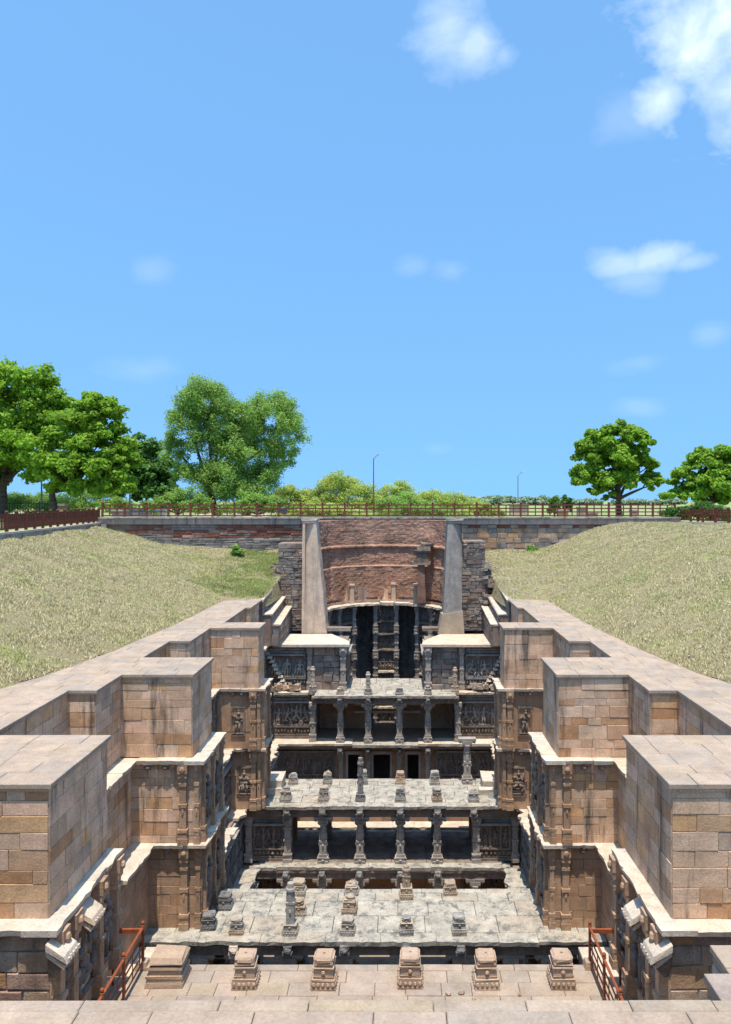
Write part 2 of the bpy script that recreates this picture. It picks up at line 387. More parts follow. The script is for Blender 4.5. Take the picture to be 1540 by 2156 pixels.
def ledge(parent, p0, ang, length, over, depth, z, mat='ledge', t=.13, amp=.05, lens=(.6, 1.2), name='ledge_slab', skip=()):
    a = 0.0; i = 0
    while a < length - .02:
        w = R.uniform(*lens)
        if length - a - w < .35: w = length - a
        if not any(s0 < a + w / 2 < s1 for s0, s1 in skip):
            n = max(3, int(w / .2)); tt = t * R.uniform(.8, 1.15); dz = R.uniform(-.012, .012)
            ov = over + R.uniform(-amp, amp) * .6
            pts = [(0.006, depth), (w - .006, depth)]
            for k in range(n, -1, -1): pts.append((min(max(w * k / n, .006), w - .006), -(ov + R.uniform(-amp, amp) * (.9 if R.random() < .8 else 1.8))))
            m = len(pts); vs = [(x, y, dz + R.uniform(-.004, .004)) for x, y in pts] + [(x, y + (.02 if y < 0 else 0), dz - tt) for x, y in pts]
            fs = [tuple(range(m - 1, -1, -1)), tuple(range(m, 2 * m))] + [(k, (k + 1) % m, m + (k + 1) % m, m + k) for k in range(m)]
            mb = MB().poly(vs, fs)
            mb.build(name, mat, parent, frame_pt(p0, ang, a, 0, z), rz=ang)
        a += w; i += 1
# ---- carved figures in relief (shared meshes, unit height)
FIG = []
def fig_meshes():
    for v in range(6):
        r = random.Random(v); mb = MB(); sway = r.uniform(-.05, .05)
        mb.ball((sway, -.05, .86), (.075, .07, .09), 6, 4); mb.ball((sway, -.03, .97), (.05, .05, .07), 5, 3)      # head, headdress
        mb.ball((0, -.03, .66), (.125, .07, .14), 6, 4); mb.ball((-sway, -.03, .47), (.13, .075, .1), 6, 4)          # chest, hips
        if v % 3 < 2:
            mb.tube((-.06, -.03, .45), (-.07 - sway, -.03, .02), .065, .035, 5); mb.tube((.06, -.03, .45), (.09 - sway, -.04, .02), .065, .035, 5)
        else:
            mb.tube((-.04, -.04, .42), (-.22, -.05, .28), .07, .055, 5); mb.tube((-.22, -.05, .28), (.05, -.05, .22), .05, .04, 5)
            mb.tube((.04, -.04, .42), (.2, -.05, .27), .07, .055, 5); mb.tube((.2, -.05, .27), (.12, -.05, .02), .05, .04, 5)
        for sx in (-1, 1):
            e = (sx * r.uniform(.17, .24), -.05, r.uniform(.5, .72)); h = (sx * r.uniform(.12, .26), -.08, r.uniform(.45, .95))
            mb.tube((sx * .11, -.03, .74), e, .045, .038, 5); mb.tube(e, h, .036, .028, 5)
        mb.box(-.24, .24, -.06, .01, -.03, .025)
        FIG.append(mb)
fig_meshes()
FIGM = {}
def figure(parent, loc, ang, h, mat, v=None):
    v = R.randrange(6) if v is None else v
    if (v, mat) not in FIGM: FIGM[(v, mat)] = FIG[v].mesh('carved_figure', mat, True)
    o = link('carved_figure', FIGM[(v, mat)], parent, loc, ang); o.scale = (h * 1.05 * R.choice((1, -1)), h * 1.1, h); return o
def lumps(mb, x0, x1, y, z0, z1, n, depth=.05, seed=0):
    r = random.Random(seed)
    for i in range(n):
        cx = x0 + (i + .5) * (x1 - x0) / n; w = (x1 - x0) / n
        mb.ball((cx + r.uniform(-.1, .1) * w, y, (z0 + z1) / 2 + r.uniform(-.12, .12) * (z1 - z0)), (w * r.uniform(.3, .46), depth * r.uniform(.7, 1.3), (z1 - z0) * r.uniform(.32, .5)), 6, 4)
def pilaster(parent, loc, ang, z0, z1, w=.34, dep=.16, mat='column', name='pilaster'):
    H = z1 - z0; mb = MB()
    def sl(za, zb, k, kd): mb.hexa(*[[(x, y, z) for x, y in ((-w * k / 2, -dep * kd), (w * k / 2, -dep * kd), (w * k / 2, .0), (-w * k / 2, .0))] for z in (za, zb)])
    sl(0, H * .08, 1.35, 1.4); sl(H * .08, H * .15, 1.2, 1.25); sl(H * .15, H * .19, 1.32, 1.35)
    sl(H * .19, H * .46, .95, 1.0); sl(H * .46, H * .50, 1.12, 1.2); sl(H * .50, H * .72, .9, .95); sl(H * .72, H * .76, 1.1, 1.2)
    sl(H * .76, H * .82, .9, 1.0); sl(H * .82, H * .88, 1.2, 1.25); sl(H * .88, H, 1.35, 1.4)
    mb.ball((0, -dep, H * .40), (w * .2, .04, H * .045), 6, 4); mb.ball((0, -dep * 1.5, H * .93), (w * .4, .06, H * .04), 6, 4)
    mb.jit(.006, R.randrange(999))
    return mb.build(name, mat, parent, (loc[0], loc[1], z0), rz=ang)
def carve(parent, p0, ang, length, z0, z1, bays, mat='carved', fig_mat=None, top_band=True, sub=True):
    """a wall of sculpture: base mouldings, friezes, niches with figures, hood mouldings"""
    H = z1 - z0; fm = fig_mat or mat
    mb = MB(); mb.box(0, length, -.11, 0, 0, H * .06); mb.box(0, length, -.075, 0, H * .075, H * .105)
    lumps(mb, 0, length, -.05, H * .11, H * .24, max(4, int(length / .2)), .08, R.randrange(999))
    mb.box(0, length, -.13, 0, H * .25, H * .285); mb.jit(.008, R.randrange(99))
    mb.build('base_moulding', mat, parent, (p0[0], p0[1], z0), rz=ang)
    mb = MB(); mb.box(0, length, -.24, 0, H * .80, H * .83); mb.box(0, length, -.06, 0, H * .84, H * .90)
    lumps(mb, 0, length, -.05, H * .84, H * .9, max(4, int(length / .26)), .05, R.randrange(999))
    mb.box(0, length, -.10, 0, H * .915, H * .96); mb.jit(.01, R.randrange(99))
    mb.build('hood_moulding', 'moulding' if mat != 'core' else mat, parent, (p0[0], p0[1], z0), rz=ang)  # lighter stone makes the moulding tops look sunlit
    bw = length / bays
    for i in range(bays + 1):
        a = min(max(i * bw, .05), length - .05)
        mb = MB(); mb.box(-.05, .05, -.09, 0, 0, H * .5); mb.box(-.075, .075, -.12, 0, 0, H * .04); mb.box(-.08, .08, -.13, 0, H * .44, H * .5); mb.box(-.06, .06, -.11, 0, H * .2, H * .24)
        mb.build('niche_pilaster', mat, parent, frame_pt(p0, ang, a, 0, z0 + H * .29), rz=ang)
    for i in range(bays):
        a = (i + .5) * bw; hh = H * .42 * (R.uniform(.85, 1.02))
        figure(parent, frame_pt(p0, ang, a, 0, z0 + H * .31), ang, hh, fm)
        if sub and bw > .6:
            for sx in (-1, 1): figure(parent, frame_pt(p0, ang, a + sx * bw * .3, 0, z0 + H * .31), ang, hh * .62, fm)
COLM = {}
def column(parent, x, y, z0, z1, w=.34, mat='column', cap=True, bracket=True):
    key = (round(z1 - z0, 2), w, mat, cap, bracket)
    if key not in COLM:
        H = z1 - z0
        a = MB(); a.cb(0, 0, 0, H * .05, w * 1.55, w * 1.55); a.cb(0, 0, H * .05, H * .10, w * 1.45, w * 1.45, .9); a.cb(0, 0, H * .10, H * .13, w * 1.5, w * 1.5); a.cb(0, 0, H * .13, H * .19, w * 1.2, w * 1.2)
        for q in range(4):
            dx, dy = ((0, -1), (1, 0), (0, 1), (-1, 0))[q]; a.ball((dx * w * .66, dy * w * .66, H * .075), (w * .28, w * .28, H * .02), 6, 4)
        a.jit(.008, 1)
        b = MB(); b.cb(0, 0, H * .19, H * .45, w, w, .97); b.cb(0, 0, H * .45, H * .49, w * 1.12, w * 1.12); b.lathe(0, 0, [(w * .5, H * .49), (w * .5, H * .68), (w * .56, H * .685), (w * .56, H * .71), (w * .46, H * .72), (w * .46, H * .80)], 8)
        for q in range(4):
            dx, dy = ((0, -1), (1, 0), (0, 1), (-1, 0))[q]
            b.cb(dx * w * .5, dy * w * .5, H * .52, H * .64, w * .42 if dx == 0 else .04, w * .42 if dy == 0 else .04)
            b.ball((dx * w * .5, dy * w * .5, H * .38), (w * .2, w * .2, H * .05), 6, 4)
        b.jit(.004, 2)
        c = MB()
        if cap:
            c.lathe(0, 0, [(w * .5, H * .80), (w * .78, H * .84), (w * .78, H * .86), (w * .6, H * .87)], 8)
            if bracket:
                c.cb(0, 0, H * .87, H * .94, w * 1.5, w * 1.2); c.cb(0, 0, H * .94, H, w * 2.7, w * 1.1)
                for sx in (-1, 1): c.ball((sx * w * 1.05, 0, H * .92), (w * .32, w * .5, H * .04), 6, 4)
            c.jit(.007, 3)
        COLM[key] = (b.mesh('column', mat), a.mesh('base', mat), c.mesh('capital', mat) if cap else None)
    m = COLM[key]
    o = link('column', m[0], parent, (x, y, z0))
    link('base', m[1], o, (x, y, z0))
    if m[2]: link('capital', m[2], o, (x, y, z0))
    return o
# ---- copies of a finished thing
def kids(o): return [c for c in bpy.data.objects if c.parent == o]
def copy_thing(src, ch, loc, rz=0, label=None, group=None, scale=None):
    c = src.copy(); COL.objects.link(c); c.location = loc; c.rotation_euler = (0, 0, rz)
    if scale: c.scale = scale
    if label: c['label'] = label
    if group: c['group'] = group
    for k in ch:
        d = k.copy(); COL.objects.link(d); d.parent = c
    return c

ORD = ['nearest', 'second', 'third']
ZA, ZB, ZC, ZD, ZE, ZF = -6.0, -8.9, -11.8, -14.75, -17.6, -20.6
SIDE = {-1: 'left', 1: 'right'}

# ================================================================== ground, embankments
FENCE_L = [(-23.3, 62.0), (-20.8, 42.0), (-19.0, 1.2)]
FENCE_R = [(23.3, 62.0), (25.2, 54.0), (27.2, 1.2)]
def lerp_line(pts, y):
    pts = sorted(pts, key=lambda p: p[1])
    if y <= pts[0][1]: return pts[0][0]
    for (x0, y0), (x1, y1) in zip(pts, pts[1:]):
        if y <= y1: return x0 + (x1 - x0) * (y - y0) / (y1 - y0)
    return pts[-1][0]
ZG = -1.75
B4 = 4500
mb = MB()
L2, L1, L0 = (-23.3, 62.4), (-20.8, 42.0), (-19.0, 1.2); R2, R1, R0 = (23.4, 62.4), (25.2, 54.0), (27.2, 1.2)
def gp(p): return (p[0], p[1], ZG)
mb.poly([gp(p) for p in ((-B4, B4), L2, R2, (B4, B4))], [(0, 1, 2, 3)])
mb.poly([gp(p) for p in ((-B4, -B4), L0, L1, L2, (-B4, B4))], [(0, 1, 2, 3, 4)])
mb.poly([gp(p) for p in ((B4, -B4), R0, R1, R2, (B4, B4))], [(4, 3, 2, 1, 0)])
mb.poly([gp(p) for p in ((-B4, -B4), (B4, -B4), R0, L0)], [(0, 1, 2, 3)])
struct(mb.build('ground', 'ground', None, (0, 0, 0)))
U_OUT = [(12.6, 1), (12.5, 16), (12.05, 24), (11.35, 26), (10.65, 30), (10.3, 34), (10.05, 37), (9.75, 46), (7.6, 46.5), (7.3, 47.5), (6.9, 60.6)]
U_SLOPE = U_OUT[:8] + [(9.4, 61)]
def emb_z(s, x, y):
    u = abs(x); a0 = lerp_line(U_OUT, y); a = lerp_line(U_SLOPE, y); f = abs(lerp_line(FENCE_L if s < 0 else FENCE_R, y))
    if s < 0:
        t = (u - a) / (f - .4 - a); t = min(max(t, 0), 1); z = -5.97 + 3.85 * (t ** .92)
    else:
        t = (u - a) / min(12.5 - max(0, y - 42) * .2, f - .4 - a); t = min(max(t, 0), 1); z = -5.97 + 4.2 * (1 - (1 - t) ** 1.35)
        # ground behind the crest stays level with the kerb
    zb = min(-6.1 + max(0, y - 45.8) * .15, -3.7)
    dd = z - zb; z = zb + .5 * (dd + math.sqrt(dd * dd + .25 * min(1, max(0, (y - 46.5) / 3))))
    n = noise.noise((x * .35, y * .35, s)) * .22 + noise.noise((x * 1.1, y * 1.1, s + 5)) * .08
    edge = min(1, max(0, u - a0) / 1.2)
    return z + n * max(0, edge)
def embankment(s):
    ny, nx = 120, 44; vs = []; fs = []
    for j in range(ny + 1):
        y = 1.2 + (60.6 - 1.2) * j / ny
        a = lerp_line(U_OUT, y) ; f = abs(lerp_line(FENCE_L if s < 0 else FENCE_R, y))
        a += .12 * noise.noise((y * .8, s * 3, 1)) + .06 * noise.noise((y * 2.6, s * 3, 1)) if y < 46 else 0
        for i in range(nx + 1):
            x = s * (a + (f - a) * i / nx); vs.append((x, y, (emb_z(s, x, y) if i or y < 45.5 else -6.5) + (0 if i else -.03)))
    for j in range(ny):
        for i in range(nx):
            q = (j * (nx + 1) + i, j * (nx + 1) + i + 1, (j + 1) * (nx + 1) + i + 1, (j + 1) * (nx + 1) + i)
            fs.append(q if s > 0 else q[::-1])
    o = MB().poly(vs, fs).build('terrain', 'grass_ground', None, (0, 0, 0), True); struct(o)
    return o
for s in (-1, 1): embankment(s)
def tri_stuff(name, P, mat, label, cat, quad=False):
    """P: (n, k, 3) array of separate k-gons joined into one mesh"""
    n, k, _ = P.shape; me = bpy.data.meshes.new(name)
    me.vertices.add(n * k); me.vertices.foreach_set('co', P.astype(np.float32).ravel())
    me.loops.add(n * k); me.loops.foreach_set('vertex_index', np.arange(n * k, dtype=np.int32))
    me.polygons.add(n); me.polygons.foreach_set('loop_start', np.arange(0, n * k, k, dtype=np.int32))
    me.update(calc_edges=True); me.materials.append(M[mat])
    return me
def grass_blades(s, n):
    pts = []
    rr = random.Random(100 + s)
    while len(pts) < n:
        y = 18 + (60.4 - 18) * (rr.random() ** .8); a = lerp_line(U_OUT, y) + .05; f = abs(lerp_line(FENCE_L if s < 0 else FENCE_R, y))
        u = a - .1 * rr.random() + (f - a) * rr.random()
        if u < a: 
            if rr.random() < .5: continue
        x = s * u
        px = 840 + (x - .82) * 1600 / y
        if px < -60 or px > 1600: continue
        c = noise.noise((x * .9, y * .9, 7)) + .6 * noise.noise((x * 2.3, y * 2.3, 9))
        if c < -.35 and rr.random() < .75: continue
        pts.append((x, y, emb_z(s, x, y) - .01, c))
    P = np.array([p[:3] for p in pts]); c = np.array([p[3] for p in pts]); m = len(P)
    a = NP.uniform(0, 2 * np.pi, m); w = NP.uniform(.010, .030, m); h = NP.uniform(.035, .115, m) * (1 + .7 * np.clip(c, -.5, 1)); ln = NP.uniform(0, .9, m) * h; la = NP.uniform(0, 2 * np.pi, m)
    dx = np.stack([np.cos(a) * w, np.sin(a) * w, np.zeros(m)], 1)
    top = P + np.stack([np.cos(la) * ln, np.sin(la) * ln, h], 1)
    o = link('grass', tri_stuff('grass', np.stack([P - dx, P + dx, top], 1), 'grass_blades', '', ''))
    o['kind'] = 'stuff'; o['label'] = 'dry straw coloured grass on the %s embankment' % SIDE[s]; o['category'] = 'grass'
for s in (-1, 1): grass_blades(s, 230000)
# pale stones lying in the right slope
rr = random.Random(5); mb = MB()
for k in range(300):
    if k < 220: y = rr.uniform(47, 58); u = lerp_line(U_OUT, y) + abs(rr.gauss(0, 3.0)); s = 1
    else: s = rr.choice((1, 1, -1)); y = rr.uniform(26, 58); u = lerp_line(U_OUT, y) + rr.uniform(.3, 9)
    r = rr.uniform(.02, .085); x = s * u
    mb.ball((x, y, emb_z(s, x, y) + r * .5), (r * rr.uniform(.8, 1.5), r, r * rr.uniform(.6, 1)), 5, 3)
o = mb.jit(.015, 3).build('gravel', 'pebble', None, (0, 0, 0)); o['kind'] = 'stuff'; o['label'] = 'scattered pale pebbles in the dry grass slopes'; o['category'] = 'pebbles'

# ================================================================== the stepped side walls
def side_frame(s, u, d0, d1):
    return ((-u, d0), rad(90), d1 - d0) if s < 0 else ((u, d1), rad(-90), d1 - d0)
def front_frame(s, ua, ub, d):      # from u=ua (inner) to ub (outer)
    return ((-ub, d), 0.0, ub - ua) if s < 0 else ((ua, d), 0.0, ub - ua)
def bx(mb, s, u0, u1, y0, y1, z0, z1):
    a, b = sorted((s * u0, s * u1)); mb.box(a, b, y0, y1, z0, z1)
SEG = {
 'A': [(16.2, 19.4, 6.65, 'b'), (19.4, 24.2, 9.75, 'r'), (24.2, 26.4, 8.85, 'r'), (26.4, 29.1, 6.37, 'b'), (29.1, 32.7, 9.1, 'r'), (32.7, 36.1, 8.2, 'r'), (36.1, 37.5, 5.85, 'b'), (37.5, 43.0, 7.9, 'r'), (43.0, 45.6, 7.6, 'r')],
 'B': [(15.95, 19.5, 6.5, 'b'), (19.5, 26.25, 8.42, 'r'), (26.25, 29.3, 6.05, 'b'), (29.3, 36.2, 7.9, 'r'), (36.2, 38.2, 5.75, 'b'), (38.2, 46.9, 7.45, 'r')],
 'C': [(18.8, 26.3, 7.85, 'r'), (26.3, 29.4, 6.02, 'b'), (29.4, 36.4, 7.3, 'r'), (36.4, 38.4, 5.78, 'b'), (38.4, 47.0, 7.25, 'r')],
 'D': [(29.2, 36.9, 6.85, 'r'), (38.6, 47.2, 6.7, 'r')],
 'E': [(29.4, 36.4, 6.1, 'r')],
}
ZT = {'A': (ZB, ZA - .1), 'B': (ZC, ZB - .12), 'C': (ZD, ZC - .12), 'D': (ZE, ZD - .12), 'E': (ZF, ZE - .12)}
TIER = {'A': 'topmost', 'B': 'second', 'C': 'third', 'D': 'fourth', 'E': 'lowest'}
CAT = 'wall'
WALL = {}
for s in (-1, 1):
    for tier, segs in SEG.items():
        z0, z1 = ZT[tier]; nb = 0; nr = 0; prev = None
        for i, (d0, d1, u, kind) in enumerate(segs):
            if kind == 'b':
                bi = {16: 0, 15: 0, 26: 1, 36: 2}[int(d0)]
                lab = '%s tier sandstone wall of the %s projecting block on the %s side' % (TIER[tier], ORD[bi], SIDE[s])
            else:
                where = 'between the nearest and second blocks' if d0 < 26 else 'between the second and third blocks' if d0 < 36 else 'between the third block and the well'
                part = ''
                if tier == 'A': part = {19: ' nearer half', 24: ' farther half', 29: ' nearer half', 32: ' farther half', 37: ' nearer half', 43: ' farther half'}[int(d0)]
                lab = '%s tier recessed wall%s %s, %s side' % (TIER[tier], part, where, SIDE[s])
            t = thing('stepwell_wall', lab, CAT, (s * (u + .2), (d0 + d1) / 2, z0), 'stepped side walls of the well'); WALL[(s, tier, i)] = t
            # solid core
            mb = MB(); bx(mb, s, u + .002, u + 1.0, d0 + .002, d1, z0 - .05, z1)
            if kind == 'b' or (prev is not None and u < prev):
                bx(mb, s, u, (prev or 12.5) + .6, d0, d0 + .5, z0 - .053, z1 - .003)
            if i + 1 < len(segs) and segs[i + 1][2] > u: bx(mb, s, u + .01, segs[i + 1][2] + .6, d1 - .3, d1 + .004, z0 - .056, z1 - .006)
            mb.build('core', 'mortar' if tier == 'B' and i == 0 else 'core', t)
            p0, ang, ln = side_frame(s, u, d0, d1)
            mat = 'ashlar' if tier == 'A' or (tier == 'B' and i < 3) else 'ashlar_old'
            plain_side = tier == 'A' or (tier == 'B' and kind == 'r' and i == 1) or (tier == 'C' and i == 0) or (tier == 'B' and kind == 'b')
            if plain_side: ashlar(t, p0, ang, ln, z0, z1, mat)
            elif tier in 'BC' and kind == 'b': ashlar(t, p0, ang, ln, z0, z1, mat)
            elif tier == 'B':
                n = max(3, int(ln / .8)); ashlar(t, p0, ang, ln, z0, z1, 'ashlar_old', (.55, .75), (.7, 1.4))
                for k in range(n + 1): pilaster(t, frame_pt(p0, ang, min(max(k * ln / n, .15), ln - .15), 0, 0), ang, z0, z1, .2, .12, 'carved')
                for k in range(n):
                    if R.random() < .8: figure(t, frame_pt(p0, ang, (k + .5) * ln / n, 0.02, z0 + .7), ang, 1.1, 'carved')
            else:
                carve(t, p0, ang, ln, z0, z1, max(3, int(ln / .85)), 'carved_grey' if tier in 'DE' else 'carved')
            # front face (only where the block steps out towards the middle)
            if u < (prev or 99):
                pu = prev or 11.0
                if kind == 'b' or prev:
                    f0, fa, fl = front_frame(s, u, pu, d0)
                    if tier == 'B' and i == 0: ashlar(t, f0, fa, fl, z0, z1, 'rubble', (.3, .5), (.35, .9), .03, .03, .016)
                    elif not (tier in 'BC' and d0 > 36): ashlar(t, f0, fa, fl, z0, z1, mat)
                    else:
                        # sculpted panel framed in plain stone
                        ashlar(t, f0, fa, fl, z0, z1, 'ashlar_old', (.7, .95), (fl, fl))
                        mb = MB(); c = fl * .5; mb.box(-.34, .34, -.06, 0, .62, .70); mb.box(-.34, .34, -.06, 0, 1.95, 2.03); mb.box(-.34, -.27, -.06, 0, .70, 1.95); mb.box(.27, .34, -.06, 0, .70, 1.95)
                        mb.build('panel_frame', 'carved', t, frame_pt(f0, fa, c, .02, z0))
                        figure(t, frame_pt(f0, fa, c, .02, z0 + .75), fa, 1.1, 'carved')
                        if tier == 'C':
                            for q in (-1, 1): figure(t, frame_pt(f0, fa, c + q * .2, .02, z0 + .75), fa, .8, 'carved')
            prev = u
            # mouldings under the cap
            if tier == 'A':
                mb = MB(); bx(mb, s, u - .055, u - .026, d0 - .05, d1 - .03, z1 - .07, z1 + .0); 
                if u < (segs[i - 1][2] if i else 11.0): bx(mb, s, u - .05, (segs[i - 1][2] if i else 11.0) - .06, d0 - .055, d0 - .027, z1 - .072, z1 - .002)
                mb.build('cornice_moulding', 'ashlar', t)
            # ledges
            over = {'B': .24, 'C': .26, 'D': .3, 'E': .22}.get(tier)
            if over:
                amp = {'B': .03, 'C': .045, 'D': .08, 'E': .06}[tier]; 
                if d0 > 28: amp *= 1.5
                dep = {'B': .5, 'C': .55, 'D': .75, 'E': .9}[tier] if kind == 'b' else 1.45
                lm = 'ledge' if tier in 'BCD' else 'roof_slab'
                nxt = segs[i + 1][2] if i + 1 < len(segs) else None
                e0 = d0 - (over if kind == 'b' else 0); e1 = d1 + (.1 if (nxt is not None and nxt < u) else 0)
                q0, qa, ql = side_frame(s, u, e0, e1)
                skip = ()
                if tier == 'C' and i == 0: skip = ((0, 4.3),) if s < 0 else ((ql - 4.0, ql),)
                if tier == 'D' and s < 0 and i == 0: skip = ((5.2, 5.7),)
                ledge(t, q0, qa, ql, over, dep, z1 + .12, lm, .12, amp, skip=skip)
                if kind == 'b':
                    pu = segs[i - 1][2] if i else 11.0
                    f0, fa, fl = front_frame(s, u + dep, pu - over, d0)
                    if fl > .2: ledge(t, f0, fa, fl, over, .55, z1 + .117, lm, .12, amp)
# columns, pilasters and brackets on the projecting blocks
for s in (-1, 1):
    for tier, i in (('B', 2), ('C', 1), ('B', 4), ('C', 3)):
        d0, d1, u, _ = SEG[tier][i]; z0, z1 = ZT[tier]; t = WALL[(s, tier, i)]
        pu = SEG[tier][i - 1][2]; big = i < 3 and tier == 'B' or (tier == 'C' and i == 1)
        w = .30
        f0, fa, fl = front_frame(s, u, pu, d0)
        def at(uu): return (s * uu, d0 - .02)
        pilaster(t, at(u + .55 if big else u + .34), 0, z0, z1, .25, .15, 'pilaster_stone')
        pilaster(t, at(u + .09), 0, z0, z1, .16, .08, 'pilaster_stone')
        for uu in ((u + 1.15, u + 1.75) if big else (u + .9, u + 1.3)):
            if uu > pu - .2: continue
            mb = MB(); mb.hexa([(-.09, -.06, 0), (.09, -.06, 0), (.09, 0, 0), (-.09, 0, 0)], [(-.15, -.2, .2), (.15, -.2, .2), (.15, 0, .2), (-.15, 0, .2)]); mb.ball((0, -.12, .08), (.1, .08, .07), 6, 4)
            mb.build('bracket', 'carved', t, (s * uu, d0 - .02, z1 - .22))
        sp0, sa, sl = side_frame(s, u, d0, d1)
        for k in ((.2, sl * .5, sl - .2) if big else (.2, sl - .2)):
            pilaster(t, frame_pt(sp0, sa, k, .02, 0), sa, z0, z1, .2, .12, 'pilaster_stone')
        if big:
            for k in (sl * .27, sl * .74): figure(t, frame_pt(sp0, sa, k, .02, z0 + .55), sa, 1.5, 'carved')
    # niches and eaves under the nearest block, above the stairs
    t = WALL[(s, 'B', 0)]; u = 6.5
    sp0, sa, sl = side_frame(s, u, 15.95, 19.5)
    def along(d): return (d - 15.95) if s < 0 else (19.5 - d)
    for d in (16.1, 16.75, 18.2, 19.3): pilaster(t, frame_pt(sp0, sa, along(d), .02, 0), sa, ZC, ZB - .14, .26, .2, 'pilaster_stone')
    for d in (16.6, 17.4, 18.1, 18.9): figure(t, frame_pt(sp0, sa, along(d), .02, ZC + .5), sa, 1.5, 'carved')
    for d in (15.95, 17.35):
        mb = MB()   # tilted eave stone with a ribbed soffit end
        for k in range(2):
            y0, y1 = -.46, .0; zt = -.13 * k; a = .31 - .03 * k
            mb.hexa([(-a, y0 + .1 * k, -.30 + zt), (a, y0 + .1 * k, -.30 + zt), (a, y1, -.04 + zt), (-a, y1, -.04 + zt)], [(-a, y0 + .07 + .1 * k, -.15 + zt), (a, y0 + .07 + .1 * k, -.15 + zt), (a, y1, .10 + zt), (-a, y1, .10 + zt)])
        for k in range(5): mb.box(-.27 + k * .12, -.21 + k * .12, -.48, -.44, -.29, -.2)
        mb.jit(.012, int(d * 10)).build('eave_stone', 'ledge', t, frame_pt(sp0, sa, along(d), .04, ZB - .34), rz=sa)
        mb = MB(); mb.hexa([(-.14, -.12, -.3), (.14, -.12, -.3), (.14, 0, -.3), (-.14, 0, -.3)], [(-.2, -.45, .12), (.2, -.45, .12), (.2, 0, .12), (-.2, 0, .12)]); mb.ball((0, -.3, -.02), (.16, .12, .14), 6, 4)
        mb.jit(.015, 5).build('bracket', 'carved', t, frame_pt(sp0, sa, along(d) , .05, ZB - .72), rz=sa)
# broken ledge piece and dangling stone where the third tier ledge is missing
for s, d in ((-1, 22.7), (1, 22.9)):
    t = WALL[(s, 'C', 0)]
    mb = MB(); mb.ball((s * 7.8, d, ZC - .1), (.2, .3, .2), 7, 5); mb.jit(.05, 4 + s).build('broken_stone', 'ledge', t)

# ================================================================== paths on the top of the walls
for s in (-1, 1):
    pth = struct(MB().box(*sorted((s * 9.95, s * 13.5)), 8, 46.6, -6.45, -6.11).build('path', 'mortar'))
    segs = SEG['A']; cap = .1
    for i, (d0, d1, u, kind) in enumerate(segs):
        prev = segs[i - 1][2] if i else 11; nxt = segs[i + 1][2] if i + 1 < len(segs) else 9
        y0 = d0 - (cap if u < prev else -cap); y1 = d1 + (cap if nxt > u else -cap)
        if i == len(segs) - 1: y1 = 46.95
        xo = lerp_line(U_OUT, d0) + .25
        a, b = sorted((s * (u - cap), s * xo))
        pave(pth, a, b, y0, y1, ZA, 'path_paving', (.5, .8), (.8, 1.4), .10, .012, zj=.003)
    mb = MB()
    for i, (d0, d1, u, kind) in enumerate(segs):
        bx(mb, s, u + .05, 10.0, d0 + .02, d1 - .02, -6.4, -6.112 - .002 * i)
    mb.build('path_bed', 'mortar', pth)
    pave(pth, *sorted((s * 11.1, s * 12.9)), 9.4, 16.1, ZA, 'path_paving', (.5, .8), (.8, 1.2), .10)

# ================================================================== floors down in the well
fl = struct(MB().box(-9.5, 9.5, 9, 62, ZF - .4, ZF).build('floor', 'core'))
# earth behind the walls so that no light leaks in from the sides
mb = MB()
for s in (-1, 1):
    for (y0, y1, u, zt) in ((8, 46.6, 10.2, -6.5), (46.6, 62, 9.0, -6.6)):
        bx(mb, s, u, u + 3, y0, y1, ZF - .4, zt)
mb.box(-13, 13, 62.5, 63.5, ZF - .4, -2.3)
struct(mb.build('earth', 'earth', None, (0, 0, 0)))

# ---- near landing of the entrance stairs, and the stepped corners beside it
ld = struct(MB().box(-12.4, 12.4, 3.0, 9.05, -6.6, -6.105).build('landing', 'mortar'))
pave(ld, -12.4, 12.4, 8.93, 9.15, ZA, 'paving', (.22, .22), (.9, 1.9), .1)
pave(ld, -12.4, 12.4, 7.2, 8.93, ZA + .012, 'paving', (.5, .62), (.7, 1.5), .11)
pave(ld, -12.4, 12.4, 3.0, 7.2, ZA + .012, 'paving', (.9, 1.1), (1.4, 2.0), .11)
MB().box(-12.4, 12.4, 8.2, 9.02, -12.5, -6.55).build('riser_wall', 'rubble', ld)
for s in (-1, 1):
    for k, (u, y0, y1, z) in enumerate(((6.42 if s < 0 else 6.42, 12.3, 13.7, -8.0), (5.47, 10.6, 11.6, -7.2))):
        t = thing('stair_pier', '%s stepped stair pier with pale top slab at the %s bottom corner' % (('lower', 'upper')[k], SIDE[s]), 'stair', (s * (u + 1), y0, -12.4), 'stepped piers beside the entrance stairs')
        mb = MB(); bx(mb, s, u + .06, 11.2, y0 + .03, y1 - .05, -12.4, z - .12); mb.build('core', 'rubble', t)
        a, b = sorted((s * u, s * 10.4)); pave(t, a, b, y0, y1, z, 'paving', (.7, .8), (1.0, 1.6), .12)
        f0, fa, fll = side_frame(s, u + .06, y0, y1 - .05); ashlar(t, f0, fa, fll, -12.4, z - .12, 'rubble', (.3, .42), (.4, .7), .03, .03, .012)

